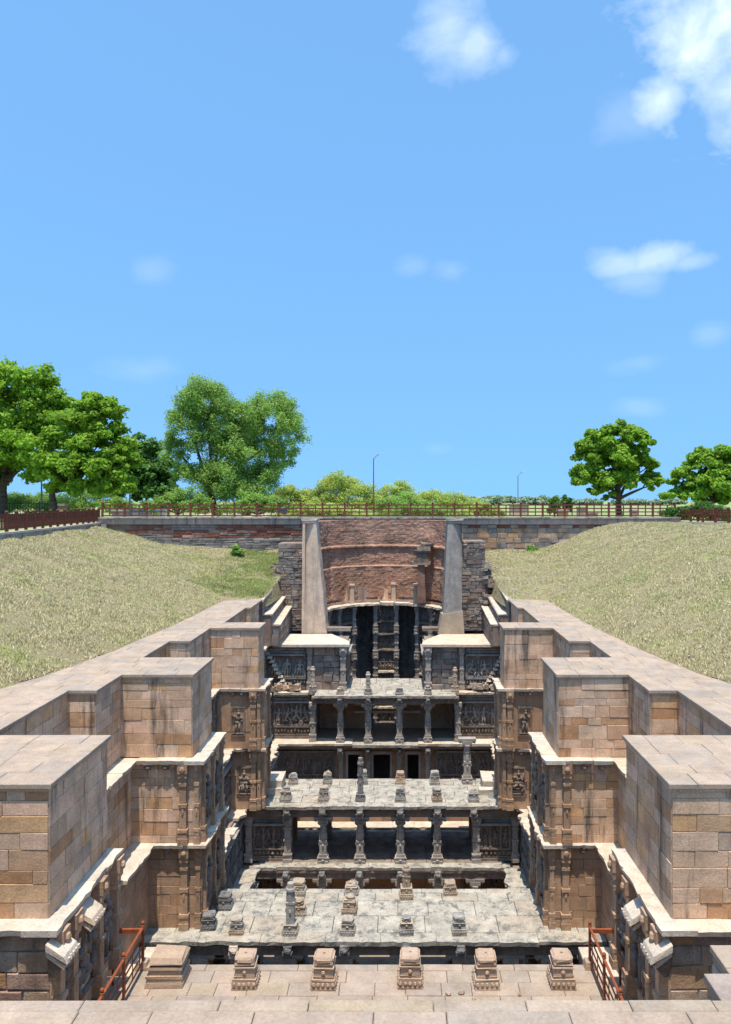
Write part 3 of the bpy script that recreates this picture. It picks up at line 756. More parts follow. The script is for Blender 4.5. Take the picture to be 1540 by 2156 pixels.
# ---- T0: paved terrace in the foreground with its row of column stumps
te = struct(MB().box(-5.75, 5.75, 11.0, 19.25, ZC - .4, ZC - .105).build('terrace', 'mortar'))
pave(te, -5.85, 5.85, 16.6, 19.36, ZC, 'paving', (.4, .62), (.6, 1.4), .1)
pave(te, -5.85, 5.85, 11.0, 16.6, ZC, 'paving', (.9, 1.1), (1.6, 2.2), .1)
mb = MB()
for x in (-5.2, -2.6, 0, 2.6, 5.2):
    for y in (18.7, 15.5): mb.cb(x, y, ZE, ZC - .4, .45, .45)
mb.box(-5.75, 5.75, 12.5, 13.0, ZF, ZC - .41); mb.build('support_pier', 'carved', te)
# stairs down beside the terrace
for s in (-1, 1):
    st = struct(MB().box(*sorted((s * 5.95, s * 8.0)), 14.5, 19.6, ZC - .9, ZC - .55).build('stairs', 'core'))
    pave(st, *sorted((s * 5.9, s * 6.6)), 14.5, 19.6, ZC - .5, 'paving', (.8, 1.0), (.7, .7), .1)
    n = 12
    for k in range(n):
        z = ZC - .5 - (k + 1) * (ZD - ZC + .5) / -n; y = 19.6 + k * .33
        MB().box(*sorted((s * 5.95, s * 7.82)), y, y + .36, z - .3, z).build('step', 'paving', st)
    pave(st, *sorted((s * 6.75, s * 7.85)), 23.55, 25.15, ZD, 'ledge', (.6, .8), (1.1, 1.1), .12)
    MB().box(*sorted((s * 6.8, s * 7.85)), 23.55, 25.2, ZD - .5, ZD - .125).build('stair_bed', 'core', st)

# ---- column stumps
def stump(name, label, loc, mat, w=.56, h=.62, tall=0, rz=0, group=None, cat='column stump', seed=None):
    seed = R.randrange(9999) if seed is None else seed
    broken = cat == 'column stump' and mat != 'stump_pink' and random.Random(seed).random() < .38
    if mat != 'stump_pink': h *= random.Random(seed + 5).uniform(.8, 1.18); w *= random.Random(seed + 6).uniform(.92, 1.08); rz += random.Random(seed + 7).uniform(-.12, .12)
    t = thing(name, label, cat, loc, group); t.rotation_euler = (0, 0, rz); x, y, z = 0, 0, 0
    def part(nm, mb, mm=mat, par=t):
        return link(nm, mb.mesh(nm, mm), par, W[par.name])
    a = MB(); a.cb(0, 0, 0, h * .07, w * 1.04, w * 1.04); a.cb(0, 0, h * .07, h * .30, w, w, .96)
    n = 5
    for q in range(4):
        for i in range(n):
            o = (i - (n - 1) / 2) * w / n; dx, dy = ((0, -1), (1, 0), (0, 1), (-1, 0))[q]
            a.ball((o if dx == 0 else dx * w * .48, o if dy == 0 else dy * w * .48, h * .18), (w * .085, w * .085, h * .08), 6, 4)
    a.cb(0, 0, h * .30, h * .34, w * .98, w * .98); a.jit(.007, seed); part('base', a)
    b = MB(); b.cb(0, 0, h * .34, h * .42, w * .82, w * .82, 1.04); b.cb(0, 0, h * .42, h * .66, w * .80, w * .80, .97)
    for q in range(4):
        dx, dy = ((0, -1), (1, 0), (0, 1), (-1, 0))[q]; b.ball((dx * w * .39, dy * w * .39, h * .54), (w * .11, w * .11, h * .09), 6, 4)
    b.cb(0, 0, h * .66, h * .70, w * .88, w * .88, 1.02); b.jit(.008, seed + 1); bo = part('die', b)
    c = MB()
    if broken and not tall:
        c.cb(0, 0, h * .70, h * .80, w * .74, w * .70, .9); c.ball((w * .06, 0, h * .84), (w * .36, w * .33, h * .16), 7, 5); c.jit(.03, seed + 2); part('broken_cap', c)
    elif not tall:
        c.cb(0, 0, h * .70, h * .76, w * .70, w * .70); c.cb(0, 0, h * .76, h * .82, w * .80, w * .80); c.cb(0, 0, h * .82, h * .85, w * .72, w * .72)
        c.lathe(0, 0, [(w * .53, h * .85), (w * .54, h * .95), (w * .46, h * 1.0), (w * .08, h * 1.0), (w * .06, h * .93)], 4); c.cb(0, 0, h * .86, h * .96, w * .84, w * .56); c.cb(0, 0, h * .863, h * .957, w * .56, w * .84)
        c.jit(.012, seed + 2); part('cap', c)
    else:
        c.cb(0, 0, h * .7, h * .7 + tall * .5, w * .56, w * .56, .97); c.cb(0, 0, h * .7 + tall * .5, h * .7 + tall * .54, w * .62, w * .62); c.lathe(0, 0, [(w * .31, h * .7 + tall * .54), (w * .3, h * .7 + tall * .8), (w * .36, h * .7 + tall * .82), (w * .34, h * .7 + tall * .87), (w * .27, h * .7 + tall * .9), (w * .24, h * .7 + tall)], 8)
        for q in range(4):
            dx, dy = ((0, -1), (1, 0), (0, 1), (-1, 0))[q]; c.ball((dx * w * .27, dy * w * .27, h * .7 + tall * .3), (w * .1, w * .1, tall * .07), 6, 4)
        c.jit(.008, seed + 2); part('shaft', c)
    return t
ORD6 = ['leftmost', 'second from left', 'third from left', 'third from right', 'second from right', 'rightmost']
for i, u in enumerate((-4.87, -2.92, -1.0, 1.1, 2.95, 4.8)):
    if i == 0:
        t = thing('column_stump', 'wide moulded pink stump base in the foreground row, leftmost of six', 'column stump', (u, 18.75, ZC), 'pink column stumps on the foreground terrace')
        z = 0
        for nm, w, h in (('base', .92, .12), ('moulding', .86, .10), ('moulding', .9, .07), ('moulding', .78, .14), ('moulding', .86, .06)):
            mb = MB().cb(0, 0, z, z + h, w, w * .8, .985).jit(.008, int(w * 99)); link(nm, mb.mesh(nm, 'stump_pink'), t, W[t.name]); z += h
        mb = MB().cb(.03, 0, z, z + .10, .72, .62, 1.05).cb(.03, 0, z + .1, z + .2, .8, .66, .9).jit(.03, 5); link('cap', mb.mesh('cap', 'stump_pink'), t, W[t.name])
    else:
        stump('column_stump', 'carved pink column stump on the foreground terrace, %s of six' % ORD6[i], (u, 18.62 + R.uniform(-.04, .04), ZC), 'stump_pink', .58, .74, rz=R.uniform(-.04, .04), group='pink column stumps on the foreground terrace')
for k, (x, y, r) in enumerate(((2.0, 18.15, .06), (2.32, 18.2, .07), (3.7, 18.12, .04), (2.6, 17.95, .05))):
    mb = MB().ball((0, 0, r * .6), (r * 1.2, r, r * .8), 6, 4).jit(.012, k)
    tag(mb.build('rubble_stone', 'rubble', None, (x, y, ZC)), ('small rusty brown stone lying on the terrace paving', 'small buff stone standing right of the rusty one', 'small flat brown stone lying farther right on the terrace', 'dark chip of stone nearest the landing edge')[k], 'stone')

# ---- orange railings above the stairs
def railing(s):
    u = 5.66
    t = thing('stair_railing', 'orange painted steel railing above the stairs at the %s edge of the terrace' % SIDE[s], 'railing', (s * u, 17.5, ZC))
    for y in (19.25, 17.9, 16.6, 15.3):
        mb = MB().lathe(s * u, y, [(.035, ZC), (.035, ZC + 1.02), (.05, ZC + 1.03), (.05, ZC + 1.06), (.02, ZC + 1.08)], 8); mb.ball((s * u, y, ZC + 1.12), .05, 8, 5); mb.build('post', 'rail_paint', t, smooth=False)
    for z, r in ((1.0, .035), (.76, .02), (.55, .02), (.34, .02), (.14, .02)):
        MB().tube((s * u, 15.2, ZC + z), (s * u, 19.25, ZC + z), r, r, 8).build('rail', 'rail_paint', t)
    for k in range(8):
        y = 15.5 + k * .5; MB().tube((s * u, y, ZC + .14), (s * u, y, ZC + .76), .012, .012, 6).build('bar', 'rail_paint', t)
    MB().cb(s * u, 19.25, ZC, ZC + .17, .3, .3, .8).build('footing', 'stump_pink', t)
    # barrier across the stair head
    b = thing('barrier_rail', 'short orange cross barrier at the far end of the %s railing' % SIDE[s], 'railing', (s * 6.2, 19.3, ZC))
    MB().box(*sorted((s * 5.7, s * 6.75)), 19.30, 19.36, ZC + .82, ZC + .92).build('beam', 'rail_paint', b)
    MB().lathe(s * 6.45, 19.33, [(.03, ZC - .9), (.03, ZC + .82)], 8).build('post', 'rail_paint', b)
for s in (-1, 1): railing(s)

# ================================================================== pavilions
def wavy_slab(parent, x0, x1, y0, y1, z, t=.16, mat='roof_slab', amp=.05, lens=(1.1, 2.2), name='cornice_slab', n_back=True):
    """row of heavy slabs whose front edge is worn and wavy"""
    ledge(parent, (x0, y0), 0.0, x1 - x0, 0.0, y1 - y0, z, mat, t, amp, lens, name)
def bracket_end(parent, x, y, z, mat='carved_grey', k=1.0):
    mb = MB(); mb.cb(0, 0, 0, .12 * k, .26 * k, .3 * k, 1.15); mb.cb(0, 0, .12 * k, .2 * k, .34 * k, .34 * k); mb.ball((0, -.14 * k, .26 * k), (.15 * k, .12 * k, .1 * k), 7, 5); mb.cb(0, 0, .3 * k, .4 * k, .3 * k, .34 * k, .9)
    mb.jit(.015, R.randrange(99)).build('bracket', mat, parent, (x, y, z))
# T1
t1 = thing('pavilion', 'nearest columned pavilion roof of grey slabs, below the second blocks', 'pavilion', (0, 27, ZE))
wavy_slab(t1, -7.8, 7.8, 25.42, 25.95, ZD, .14, 'roof_slab', .05)
for (x0, x1) in ((-6.0, 6.0),):
    pave(t1, x0, x1, 25.95, 28.6, ZD + .01, 'roof_slab', (.7, 1.1), (.9, 1.7), .16, .016, 'roof_slab', .012)
wavy_slab(t1, -5.8, 5.8, 28.6, 28.9, ZD + .005, .14, 'roof_slab', .0)
for s in (-1, 1):
    a, b = sorted((s * 6.0, s * 7.9)); pave(t1, a, b, 25.95, 26.35, ZD, 'roof_slab', (.4, .4), (.8, 1.2), .14, .016, 'roof_slab')
MB().box(-6.0, 6.0, 25.6, 28.85, ZD - .21, ZD - .162).build('roof_sun_seal', 'core', t1)  # unseen layer added to stop sun leaking between the roof slabs
mb = MB(); mb.box(-7.6, 7.6, 25.62, 26.0, ZD - .56, ZD - .15); mb.box(-7.6, 7.6, 25.56, 25.62, ZD - .30, ZD - .22); mb.box(-6.0, 6.0, 28.5, 28.9, ZD - .56, ZD - .16)
for x in (-4.7, -2.88, -1, 1, 2.88, 4.7): mb.box(x - .15, x + .15, 26.0, 28.5, ZD - .5, ZD - .17)
mb.build('beam', 'carved', t1)
for x in (-5.9, -4.6, -2.9, -1.0, 1.0, 2.9, 4.6, 5.9):
    column(t1, x, 25.85, ZE, ZD - .56, .36); column(t1, x, 28.7, ZE, ZD - .56, .36)
for x in (-4.7, -2.9, -1.0, 1.08, 2.9): bracket_end(t1, x, 25.5, ZD - .52, 'carved_grey' if abs(x) < 4 else 'ledge')
mb = MB(); mb.box(-7.8, 7.8, 24.5, 29.35, ZE - .3, ZE); mb.build('floor_slab', 'core', t1)
for s in (-1, 1):
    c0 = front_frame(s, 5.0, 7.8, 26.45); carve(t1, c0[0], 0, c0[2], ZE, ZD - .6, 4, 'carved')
# T2
t2 = thing('pavilion', 'middle columned pavilion with carved side panels and open dark bays', 'pavilion', (0, 38.5, ZE))
wavy_slab(t2, -6.45, 6.45, 36.7, 37.2, ZD, .15, 'roof_slab', .05)
pave(t2, -5.75, 5.75, 37.2, 40.0, ZD + .012, 'roof_slab', (.6, .95), (.8, 1.5), .16, .016, 'roof_slab', .014)
wavy_slab(t2, -5.7, 5.7, 40.0, 40.35, ZD + .005, .15, 'roof_slab', .0)
for s in (-1, 1): pave(t2, *sorted((s * 5.78, s * 7.0)), 37.2, 38.9, ZD - .01, 'roof_slab', (.6, .8), (1.2, 1.3), .14, .016, 'roof_slab')
MB().box(-5.9, 5.9, 36.85, 40.3, ZD - .21, ZD - .165).build('roof_sun_seal', 'core', t2)  # added under the slabs to keep slivers of sun off the floor
mb = MB(); mb.box(-6.8, 6.8, 36.95, 37.3, ZD - .62, ZD - .16); mb.box(-6.8, 6.8, 36.9, 36.95, ZD - .34, ZD - .26); mb.box(-6.2, 6.2, 39.7, 40.05, ZD - .5, ZD - .16)
mb.build('beam', 'carved', t2)
for x in (-2.87, -1.07, .9, 2.7): column(t2, x, 37.1, ZE, ZD - .62, .34); column(t2, x, 39.85, ZE, ZD - .5, .34)
for x in (-2.87, -1.07, .9, 2.7, 4.45, -4.6): bracket_end(t2, x, 36.85, ZD - .6, k=1.1)
for s in (-1, 1):
    pilaster(t2, (s * 4.6, 37.2), 0, ZE, ZD - .62, .34, .2, 'column'); pilaster(t2, (s * 6.5, 37.2), 0, ZE, ZD - .62, .3, .18, 'column')
    c0 = front_frame(s, 4.8, 6.3, 37.25); mb = MB(); bx(mb, s, 4.42, 6.8, 37.255, 37.7, ZE, ZD - .62); mb.build('side_wall', 'carved', t2)
    carve(t2, c0[0], 0, c0[2], ZE, ZD - .62, 3, 'carved', sub=False)
    mb = MB(); bx(mb, s, 4.5, 6.9, 39.6, 40.0, ZE, ZD - .5); mb.build('rear_wall', 'ashlar_old', t2)
mb = MB(); mb.box(-6.8, 6.8, 36.55, 40.6, ZE - .3, ZE - .14); mb.build('floor_slab', 'core', t2)
pave(t2, -6.0, 6.0, 37.0, 40.5, ZE, 'carved', (.8, 1.0), (1.2, 1.8), .13, .014, 'floor_stone')
wavy_slab(t2, -6.2, 6.2, 36.5, 37.0, ZE, .16, 'roof_slab', .05)
mb = MB(); mb.box(-6.1, 6.1, 36.6, 36.95, ZE - .6, ZE - .17); mb.build('lower_beam', 'carved', t2)
for x in (-4.6, -2.87, -1.07, .9, 2.7, 4.5): column(t2, x, 36.75, ZF, ZE - .6, .34)
for x in (-4.6, -2.87, -1.07, .9, 2.7): bracket_end(t2, x, 36.48, ZE - .58)
mb = MB(); mb.box(-6.1, 6.1, 38.6, 39.0, ZF, ZE - .3); mb.build('lower_wall', 'ashlar_old', t2)
for s in (-1, 1): carve(t2, front_frame(s, 4.0, 6.0, 38.58)[0], 0, 2.0, ZF, ZE - .35, 3, 'carved')
# court between the middle and far pavilions: a ledge round a deep opening
ct = struct(MB().box(-6.9, 6.9, 40.5, 41.6, ZE - .3, ZE - .13).box(-6.9, -5.4, 41.6, 46.4, ZE - .3, ZE - .131).box(5.4, 6.9, 41.6, 46.4, ZE - .3, ZE - .131).build('court', 'mortar'))
wavy_slab(ct, -6.7, 6.7, 40.95, 41.75, ZE, .13, 'ledge', .05, name='paving_slab')
for s in (-1, 1): pave(ct, *sorted((s * 5.3, s * 6.8)), 41.75, 46.5, ZE, 'roof_slab', (.7, 1.0), (.9, 1.6), .12)
lw = thing('stone_wall', 'brown ashlar wall with small openings glimpsed through the bays of the middle pavilion', 'wall', (0, 46.6, ZF))
MB().box(-6.9, 6.9, 46.62, 47.0, ZF, ZE - .2).build('core', 'core', lw)
ashlar(lw, (-5.4, 46.62), 0, 10.8, ZE - 2.2, ZE - .2, 'ashlar_old', (.35, .5), (.7, 1.3), keep=lambda a, z: not (any(abs(a - q) < .7 for q in (1.6, 5.9, 8.1)) and -1.6 < z - ZE < -.9))
# T3
t3 = thing('pavilion', 'two storey far pavilion before the well shaft, with doorways below', 'pavilion', (0, 48, ZE))
wavy_slab(t3, -4.3, 4.3, 46.0, 46.6, ZC, .15, 'roof_slab', .05)
for s in (-1, 1): wavy_slab(t3, *sorted((s * 4.3, s * 6.9)), 46.75, 47.3, ZC + .02, .14, 'ledge', .06)
pave(t3, -4.3, 4.3, 46.6, 50.6, ZC + .01, 'roof_slab', (.7, 1.0), (.8, 1.4), .15, .016, 'roof_slab', .012, keep=lambda x, y: abs(x) < 2.9 or y < 47.2)
MB().box(-4.4, 4.4, 46.2, 50.5, ZC - .21, ZC - .165).build('roof_sun_seal', 'core', t3)  # added blocker against sun coming through the slab joints
mb = MB(); mb.box(-4.5, 4.5, 46.35, 46.7, ZC - .55, ZC - .16); mb.box(-4.5, 4.5, 46.3, 46.35, ZC - .3, ZC - .23); mb.box(-4.5, 4.5, 50.0, 50.4, ZC - .55, ZC - .17); mb.build('beam', 'carved', t3)
for x in (-2.75, -1.05, .86, 2.6): column(t3, x, 46.55, ZD, ZC - .55, .32); column(t3, x, 50.1, ZD, ZC - .55, .32); bracket_end(t3, x, 46.2, ZC - .52)
for s in (-1, 1):
    pilaster(t3, (s * 4.45, 46.75), 0, ZD, ZC - .55, .34, .2, 'column')
    mb = MB(); bx(mb, s, 4.3, 7.3, 47.3, 47.9, ZD, ZC - .12); mb.build('side_wall', 'carved', t3)
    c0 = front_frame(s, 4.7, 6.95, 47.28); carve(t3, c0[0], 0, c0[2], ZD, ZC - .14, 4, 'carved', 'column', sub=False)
    mb = MB(); bx(mb, s, .95, 4.3, 49.4, 49.8, ZD, ZC - .2); mb.build('rear_wall', 'ashlar_old', t3)  # wall added to close off the bright back and keep the bays dark
for z in (ZD + 1.7, ZD + 1.2):
    mb = MB(); mb.box(-2.0, 2.2, 48.6, 49.0, z, z + .14); mb.jit(.03, 4).build('inner_lintel', 'ledge', t3)
for s in (-1, 1): wavy_slab(t3, *sorted((s * 2.0, s * 6.6)), 46.15, 47.3, ZD, .15, 'ledge', .03)
wavy_slab(t3, -2.0, 2.0, 46.0, 46.7, ZD - .03, .15, 'roof_slab', .04)
mb = MB(); mb.box(-7.0, 7.0, 46.4, 50.8, ZD - .4, ZD - .17); mb.box(-4.4, 4.4, 46.7, 50.6, ZD - .17, ZD - .01); mb.build('floor_slab', 'core', t3)
# lower storey: doorways
mb = MB(); xs = [-4.0, -2.32, -1.6, -.75, .28, 1.35, 2.05, 4.0]
for a, b in ((-3.2, -2.32), (-1.6, -.75), (.28, 1.35), (2.05, 3.0)): mb.box(a, b, 47.0, 47.4, ZE, ZD - .42)
for a, b in ((-2.32, -1.6), (-.75, .28), (1.35, 2.05)): mb.box(a, b, 47.0, 47.4, ZE + 1.95, ZD - .42); mb.box(a, b, 47.0, 47.4, ZE, ZE + .25)
mb.build('door_wall', 'ashlar_old', t3)
for a, b in ((-2.32, -1.6), (-.75, .28), (1.35, 2.05)):
    f = MB(); f.box(a - .13, a, 46.93, 46.998, ZE + .2, ZE + 2.0); f.box(b, b + .13, 46.93, 46.998, ZE + .2, ZE + 2.0); f.box(a - .16, b + .16, 46.9, 46.998, ZE + 1.95, ZE + 2.15); f.box(a - .16, b + .16, 46.85, 46.998, ZE + .12, ZE + .25)
    f.build('door_frame', 'column', t3)
for x in (-2.75, -1.05, .86, 2.6):
    bracket_end(t3, x, 46.3, ZD - .7); pilaster(t3, (x, 46.9), 0, ZE, ZD - .75, .26, .14, 'column')
for s in (-1, 1):
    mb = MB(); bx(mb, s, 3.0, 6.9, 47.05, 47.5, ZE, ZD - .16); mb.build('side_wall', 'carved', t3)
    c0 = front_frame(s, 3.1, 6.4, 47.03); carve(t3, c0[0], 0, c0[2], ZE, ZD - .2, 5, 'carved', sub=False)
mb = MB(); mb.box(-7, 7, 50.6, 50.9, ZF, ZE + 1.2); mb.build('back_wall', 'core', t3)
# side rooms beside the far pavilion
for s in (-1, 1):
    t = thing('side_room', 'flat roofed carved stone chamber on the %s of the well opening' % SIDE[s], 'chamber', (s * 5, 49, ZC), 'carved chambers beside the well opening')
    mb = MB(); bx(mb, s, 2.5, 7.4, 47.6, 51.0, ZC, ZB - .15); mb.build('core', 'carved', t)
    # roof: worn slab with cut corner
    n0 = 2.25; zz = ZB
    pts = [(n0, 47.15), (7.0, 47.1), (7.65, 47.9), (7.5, 50.9), (n0 + 1.4, 50.9), (n0 + .1, 48.3)]
    pts = [(s * x + R.uniform(-.03, .03), y) for x, y in pts]
    if s < 0: pts = pts[::-1]
    k = len(pts); MB().poly([(x, y, zz) for x, y in pts] + [(x, y, zz - .16) for x, y in pts], [tuple(range(k)), tuple(range(2 * k - 1, k - 1, -1))] + [(i, k + i, k + (i + 1) % k, (i + 1) % k) for i in range(k)]).build('roof_slab', 'ledge', t)
    c0 = front_frame(s, 5.0, 7.4, 47.58); carve(t, c0[0], 0, c0[2], ZC, ZB - .2, 3, 'carved_grey', 'stump_grey')
    c0 = front_frame(s, 2.9, 4.5, 47.58); ashlar(t, c0[0], 0, c0[2], ZC, ZB - .2, 'grey_rubble', (.3, .5), (.4, .8), .03, .05, .03)
    pilaster(t, (s * 2.65, 47.5), 0, ZC, ZB - .2, .34, .22, 'column'); pilaster(t, (s * 4.75, 47.55), 0, ZC, ZB - .2, .26, .16, 'column')
    # stepped triangular moulding in the outer corner
    mb = MB()
    for k in range(9):
        x = s * (6.3 + k * .13); z = ZC + .3 + k * .24
        mb.cb(x, 47.4, z, z + .16, .3, .34, .7)
    mb.jit(.03, 3).build('corner_steps', 'ledge', t)
    # side facing the well opening
    f0, fa, fll = side_frame(s, 2.5, 47.6, 50.8); carve(t, f0, fa, fll, ZC, ZB - .2, 3, 'carved')
# rubble heaps at the feet of the chambers
for s in (-1, 1):
    mb = MB(); rr = random.Random(40 + s)
    for k in range(36):
        x = s * rr.uniform(5.2, 7.4); y = rr.uniform(46.9, 47.4); r = rr.uniform(.08, .2)
        mb.cb(x, y, ZC + rr.uniform(0, .25), ZC + rr.uniform(.25, .5), r * 2, r * 1.6, .8)
    o = mb.jit(.04, 9).build('rubble', 'rubble'); o['kind'] = 'stuff'; o['label'] = 'loose rubble at the foot of the %s chamber' % SIDE[s]; o['category'] = 'rubble'

# ---- stumps on the pavilion roofs
G1, G2, G3 = 'weathered stumps on the nearest pavilion roof', 'weathered stumps on the middle pavilion roof', 'stumps along the far pavilion roof'
L = [(-4.72, 26.0, 0, 'stump_grey', 'squat grey topped brown stump at the left of the front row'), (-2.88, 26.0, 1.35, 'column', 'tall square broken column in the front row of the nearest pavilion'), (-.92, 26.0, 0, 'stump_grey', 'square grey stump in the middle of the front row'),
     (1.08, 26.0, .15, 'stump_grey', 'white lichened stump right of centre in the front row'), (2.88, 26.0, 0, 'stump_grey', 'white lichened stump at the right of the front row'),
     (-2.75, 27.2, .2, 'stump_buff', 'small pale stump just right of the tall square column'), (-.95, 27.3, 0, 'stump_buff', 'brown ball topped stump in the middle of the roof'),
     (-2.95, 28.6, 0, 'stump_buff', 'orange brown stump in the back row, left'), (-.95, 28.6, 0, 'stump_grey', 'brown stump in the back row, centre'), (1.1, 28.3, .75, 'stump_buff', 'tall plain buff broken column in the back row'), (2.75, 28.6, 0, 'stump_buff', 'squat buff stump with a chipped top in the back row, right'),
     (-5.75, 26.3, 0, 'carved_grey', 'dark weathered stump at the far left end of the roof edge'), (-5.5, 27.6, 0, 'carved_grey', 'dark weathered stump behind the left end stump')]
for x, y, tl, m, lab in L: stump('column_stump', lab + ' of the nearest pavilion' if 'nearest' not in lab else lab, (x, y, ZD + .01), m, .5, .55, tl, R.uniform(-.06, .06), G1)
NAM = ['first', 'second', 'third', 'fourth', 'fifth', 'sixth']
for i, x in enumerate((-4.75, -2.87, -1.07, .9, 2.7, 4.5)):
    if i == 2: stump('column_stump', 'tall dark carved column shaft standing on the middle pavilion roof', (x, 37.45, ZD + .01), 'carved_grey', .5, .55, 1.75, 0, G2)
    else: stump('column_stump', 'grey stump in the front row of the middle pavilion roof, %s from left' % NAM[i], (x, 37.45, ZD + .01), 'stump_grey', .5, .62, 0, R.uniform(-.06, .06), G2)
for i, x in enumerate((-4.7, -2.9, -1.05, .9, 2.7)):
    stump('column_stump', 'pale stump in the back row of the middle pavilion roof, %s from left' % NAM[i], (x, 39.7, ZD + .01), 'stump_grey' if i != 3 else 'stump_pink', .48, .62, 0, R.uniform(-.06, .06), G2)
fc = thing('stone_column', 'free standing column with spreading capital at the right back of the middle pavilion roof', 'column', (4.4, 39.8, ZD + .01))
column(fc, 4.4, 39.8, ZD + .01, ZD + 2.35, .34, 'column')
for i, (x, tl) in enumerate(((-4.5, 1.2), (-2.75, 0), (-1.05, 1.0), (.86, 0), (2.6, .15), (4.3, 1.15))):
    stump('column_stump', ('thin broken post' if tl > .5 else 'low carved stump') + ' on the front edge of the far pavilion roof, %s from left' % NAM[i], (x, 46.45 if abs(x) < 4.2 else 47.0, ZC + .02), 'stump_grey' if i != 5 else 'stump_pink', .44, .5, tl, 0, G3)
# rough blocks at the ends of the middle pavilion roof
for s in (-1, 1):
    mb = MB(); bx(mb, s, 5.1, 6.2, 38.4, 39.7, ZD + .02, ZD + .62); bx(mb, s, 4.8, 6.0, 38.0, 38.38, ZD + .02, ZD + .32)
    tag(mb.jit(.06, 7 + s).build('stone_block', 'ledge'), 'rough pale masonry block at the %s end of the middle pavilion roof' % SIDE[s], 'stone')
    mb = MB(); bx(mb, s, 6.55, 6.95, 30.5, 31.1, ZD - .1, ZD + .05)
    tag(mb.jit(.04, 3).build('stone_block', 'ledge'), 'loose slab lying on the %s ledge behind the nearest pavilion' % SIDE[s], 'stone')

# ================================================================== the well shaft
CX, CY = -.1, 54.9
wsh = thing('well_shaft', 'round stepwell shaft with tiers of carved niches and dark slots', 'well', (CX, CY, ZF))
def arc_box(mb, r0, r1, a0, a1, z0, z1, n=4, wob=0):
    vs = []
    for j in range(n + 1):
        a = a0 + (a1 - a0) * j / n; w = R.uniform(-wob, wob)
        for r in (r0 + w, r1):
            for z in (z0, z1): vs.append((CX + r * math.sin(a), CY + r * math.cos(a), z))
    fs = []
    for j in range(n):
        b = j * 4; fs += [(b, b + 4, b + 5, b + 1), (b + 2, b + 3, b + 7, b + 6), (b + 1, b + 5, b + 7, b + 3), (b, b + 2, b + 6, b + 4)]
    fs += [(0, 1, 3, 2), (n * 4, n * 4 + 2, n * 4 + 3, n * 4 + 1)]
    mb.poly(vs, fs)
ZW = -7.95
mb = MB(); arc_box(mb, 7.6, 8.1, -rad(100), rad(100), ZF - 6, ZW - .1, 40); arc_box(mb, 6.3, 8.0, -rad(100), rad(100), ZW - .4, ZW - .17, 40); mb.build('shaft_wall', 'carved_grey', wsh)  # set back and darker to blacken the slots; added top cover blocks skylight
levels = [ZW, -9.35, -10.35, -11.6, -13.3, -14.6, -16.1, -17.3]
# three sculpted bays with deep slots between them
bays = [(-70, -34), (-10.5, 8.5), (31, 66)]
for bi, (a0, a1) in enumerate(bays):
    b0, b1 = rad(a0), rad(a1)
    mb = MB(); arc_box(mb, 4.85, 6.39, b0, b1, ZF - 4, ZW - .16, 8); mb.build('bay_wall', 'carved', wsh)
    for li, z in enumerate(levels[1:]):
        mb = MB(); arc_box(mb, 4.55, 4.84, b0, b1, z - .14, z, 8, .04); mb.jit(.015, li).build('string_course', 'ledge' if li in (3, 4, 5) else 'carved', wsh)
        nf = 6 if bi == 1 else 9
        for k in range(nf):
            a = b0 + (b1 - b0) * (k + .5) / nf; r = 4.82
            figure(wsh, (CX + r * math.sin(a), CY + r * math.cos(a), z + .03), -a, min(.95, (levels[li] - z) * .8), 'carved')
for a in (-70, -52, -34, -23, -11.5, 9.5, 20, 31, 48, 66):
    aa = rad(a); r = 4.75
    x, y = CX + r * math.sin(aa), CY + r * math.cos(aa)
    if a in (-23, 20): continue
    z = ZW - .2
    for k in range(5): pilaster(wsh, (x, y), -aa, z - 1.9, z, .3, .25, 'column'); z -= 1.95
for k in range(11):   # ring slab on top
    a0 = rad(-80 + k * 14.6); mb = MB(); arc_box(mb, 4.2 + R.uniform(-.06, .06), 6.6, a0 + .004, a0 + rad(14.4), ZW - .16, ZW + R.uniform(-.02, .03) + (.1 if k == 5 else 0), 4, .05); mb.jit(.02, k).build('ring_slab', 'ledge', wsh)
# side piers of the opening, tiers of corbels
for s in (-1, 1):
    for k, z in enumerate((-8.6, -9.4, -10.1, -10.9, -11.5)):
        mb = MB(); bx(mb, s, 2.4 + .25 * (k % 2), 4.6, 51.2, 52.2, z - .16, z); mb.jit(.05, k).build('corbel', 'carved', wsh)
# stone band between ring and brick, and its little posts
mb = MB(); arc_box(mb, 5.0, 5.6, -rad(78), rad(78), ZW + .02, ZW + .2, 24); mb.build('step_band', 'band', wsh)
for i in range(16):
    a = rad(-74 + i * 9.4); n = 0
    mb = MB(); arc_box(mb, 5.1 + R.uniform(0, .12), 5.7, a, a + rad(9.1), ZW + .2, ZW + R.uniform(.85, 1.3), 3); mb.jit(.03, i).build('band_stone', R.choice(('band', 'red_stone', 'ashlar')), wsh)
for a in (-33, 6, 27):
    aa = rad(a); x, y = CX + 4.95 * math.sin(aa), CY + 4.95 * math.cos(aa)
    MB().cb(x, y, ZW, ZW + 1.35, .36, .3, .85).cb(x, y, ZW + 1.35, ZW + 1.5, .42, .34).jit(.02, 3).build('post', 'plaster', wsh)
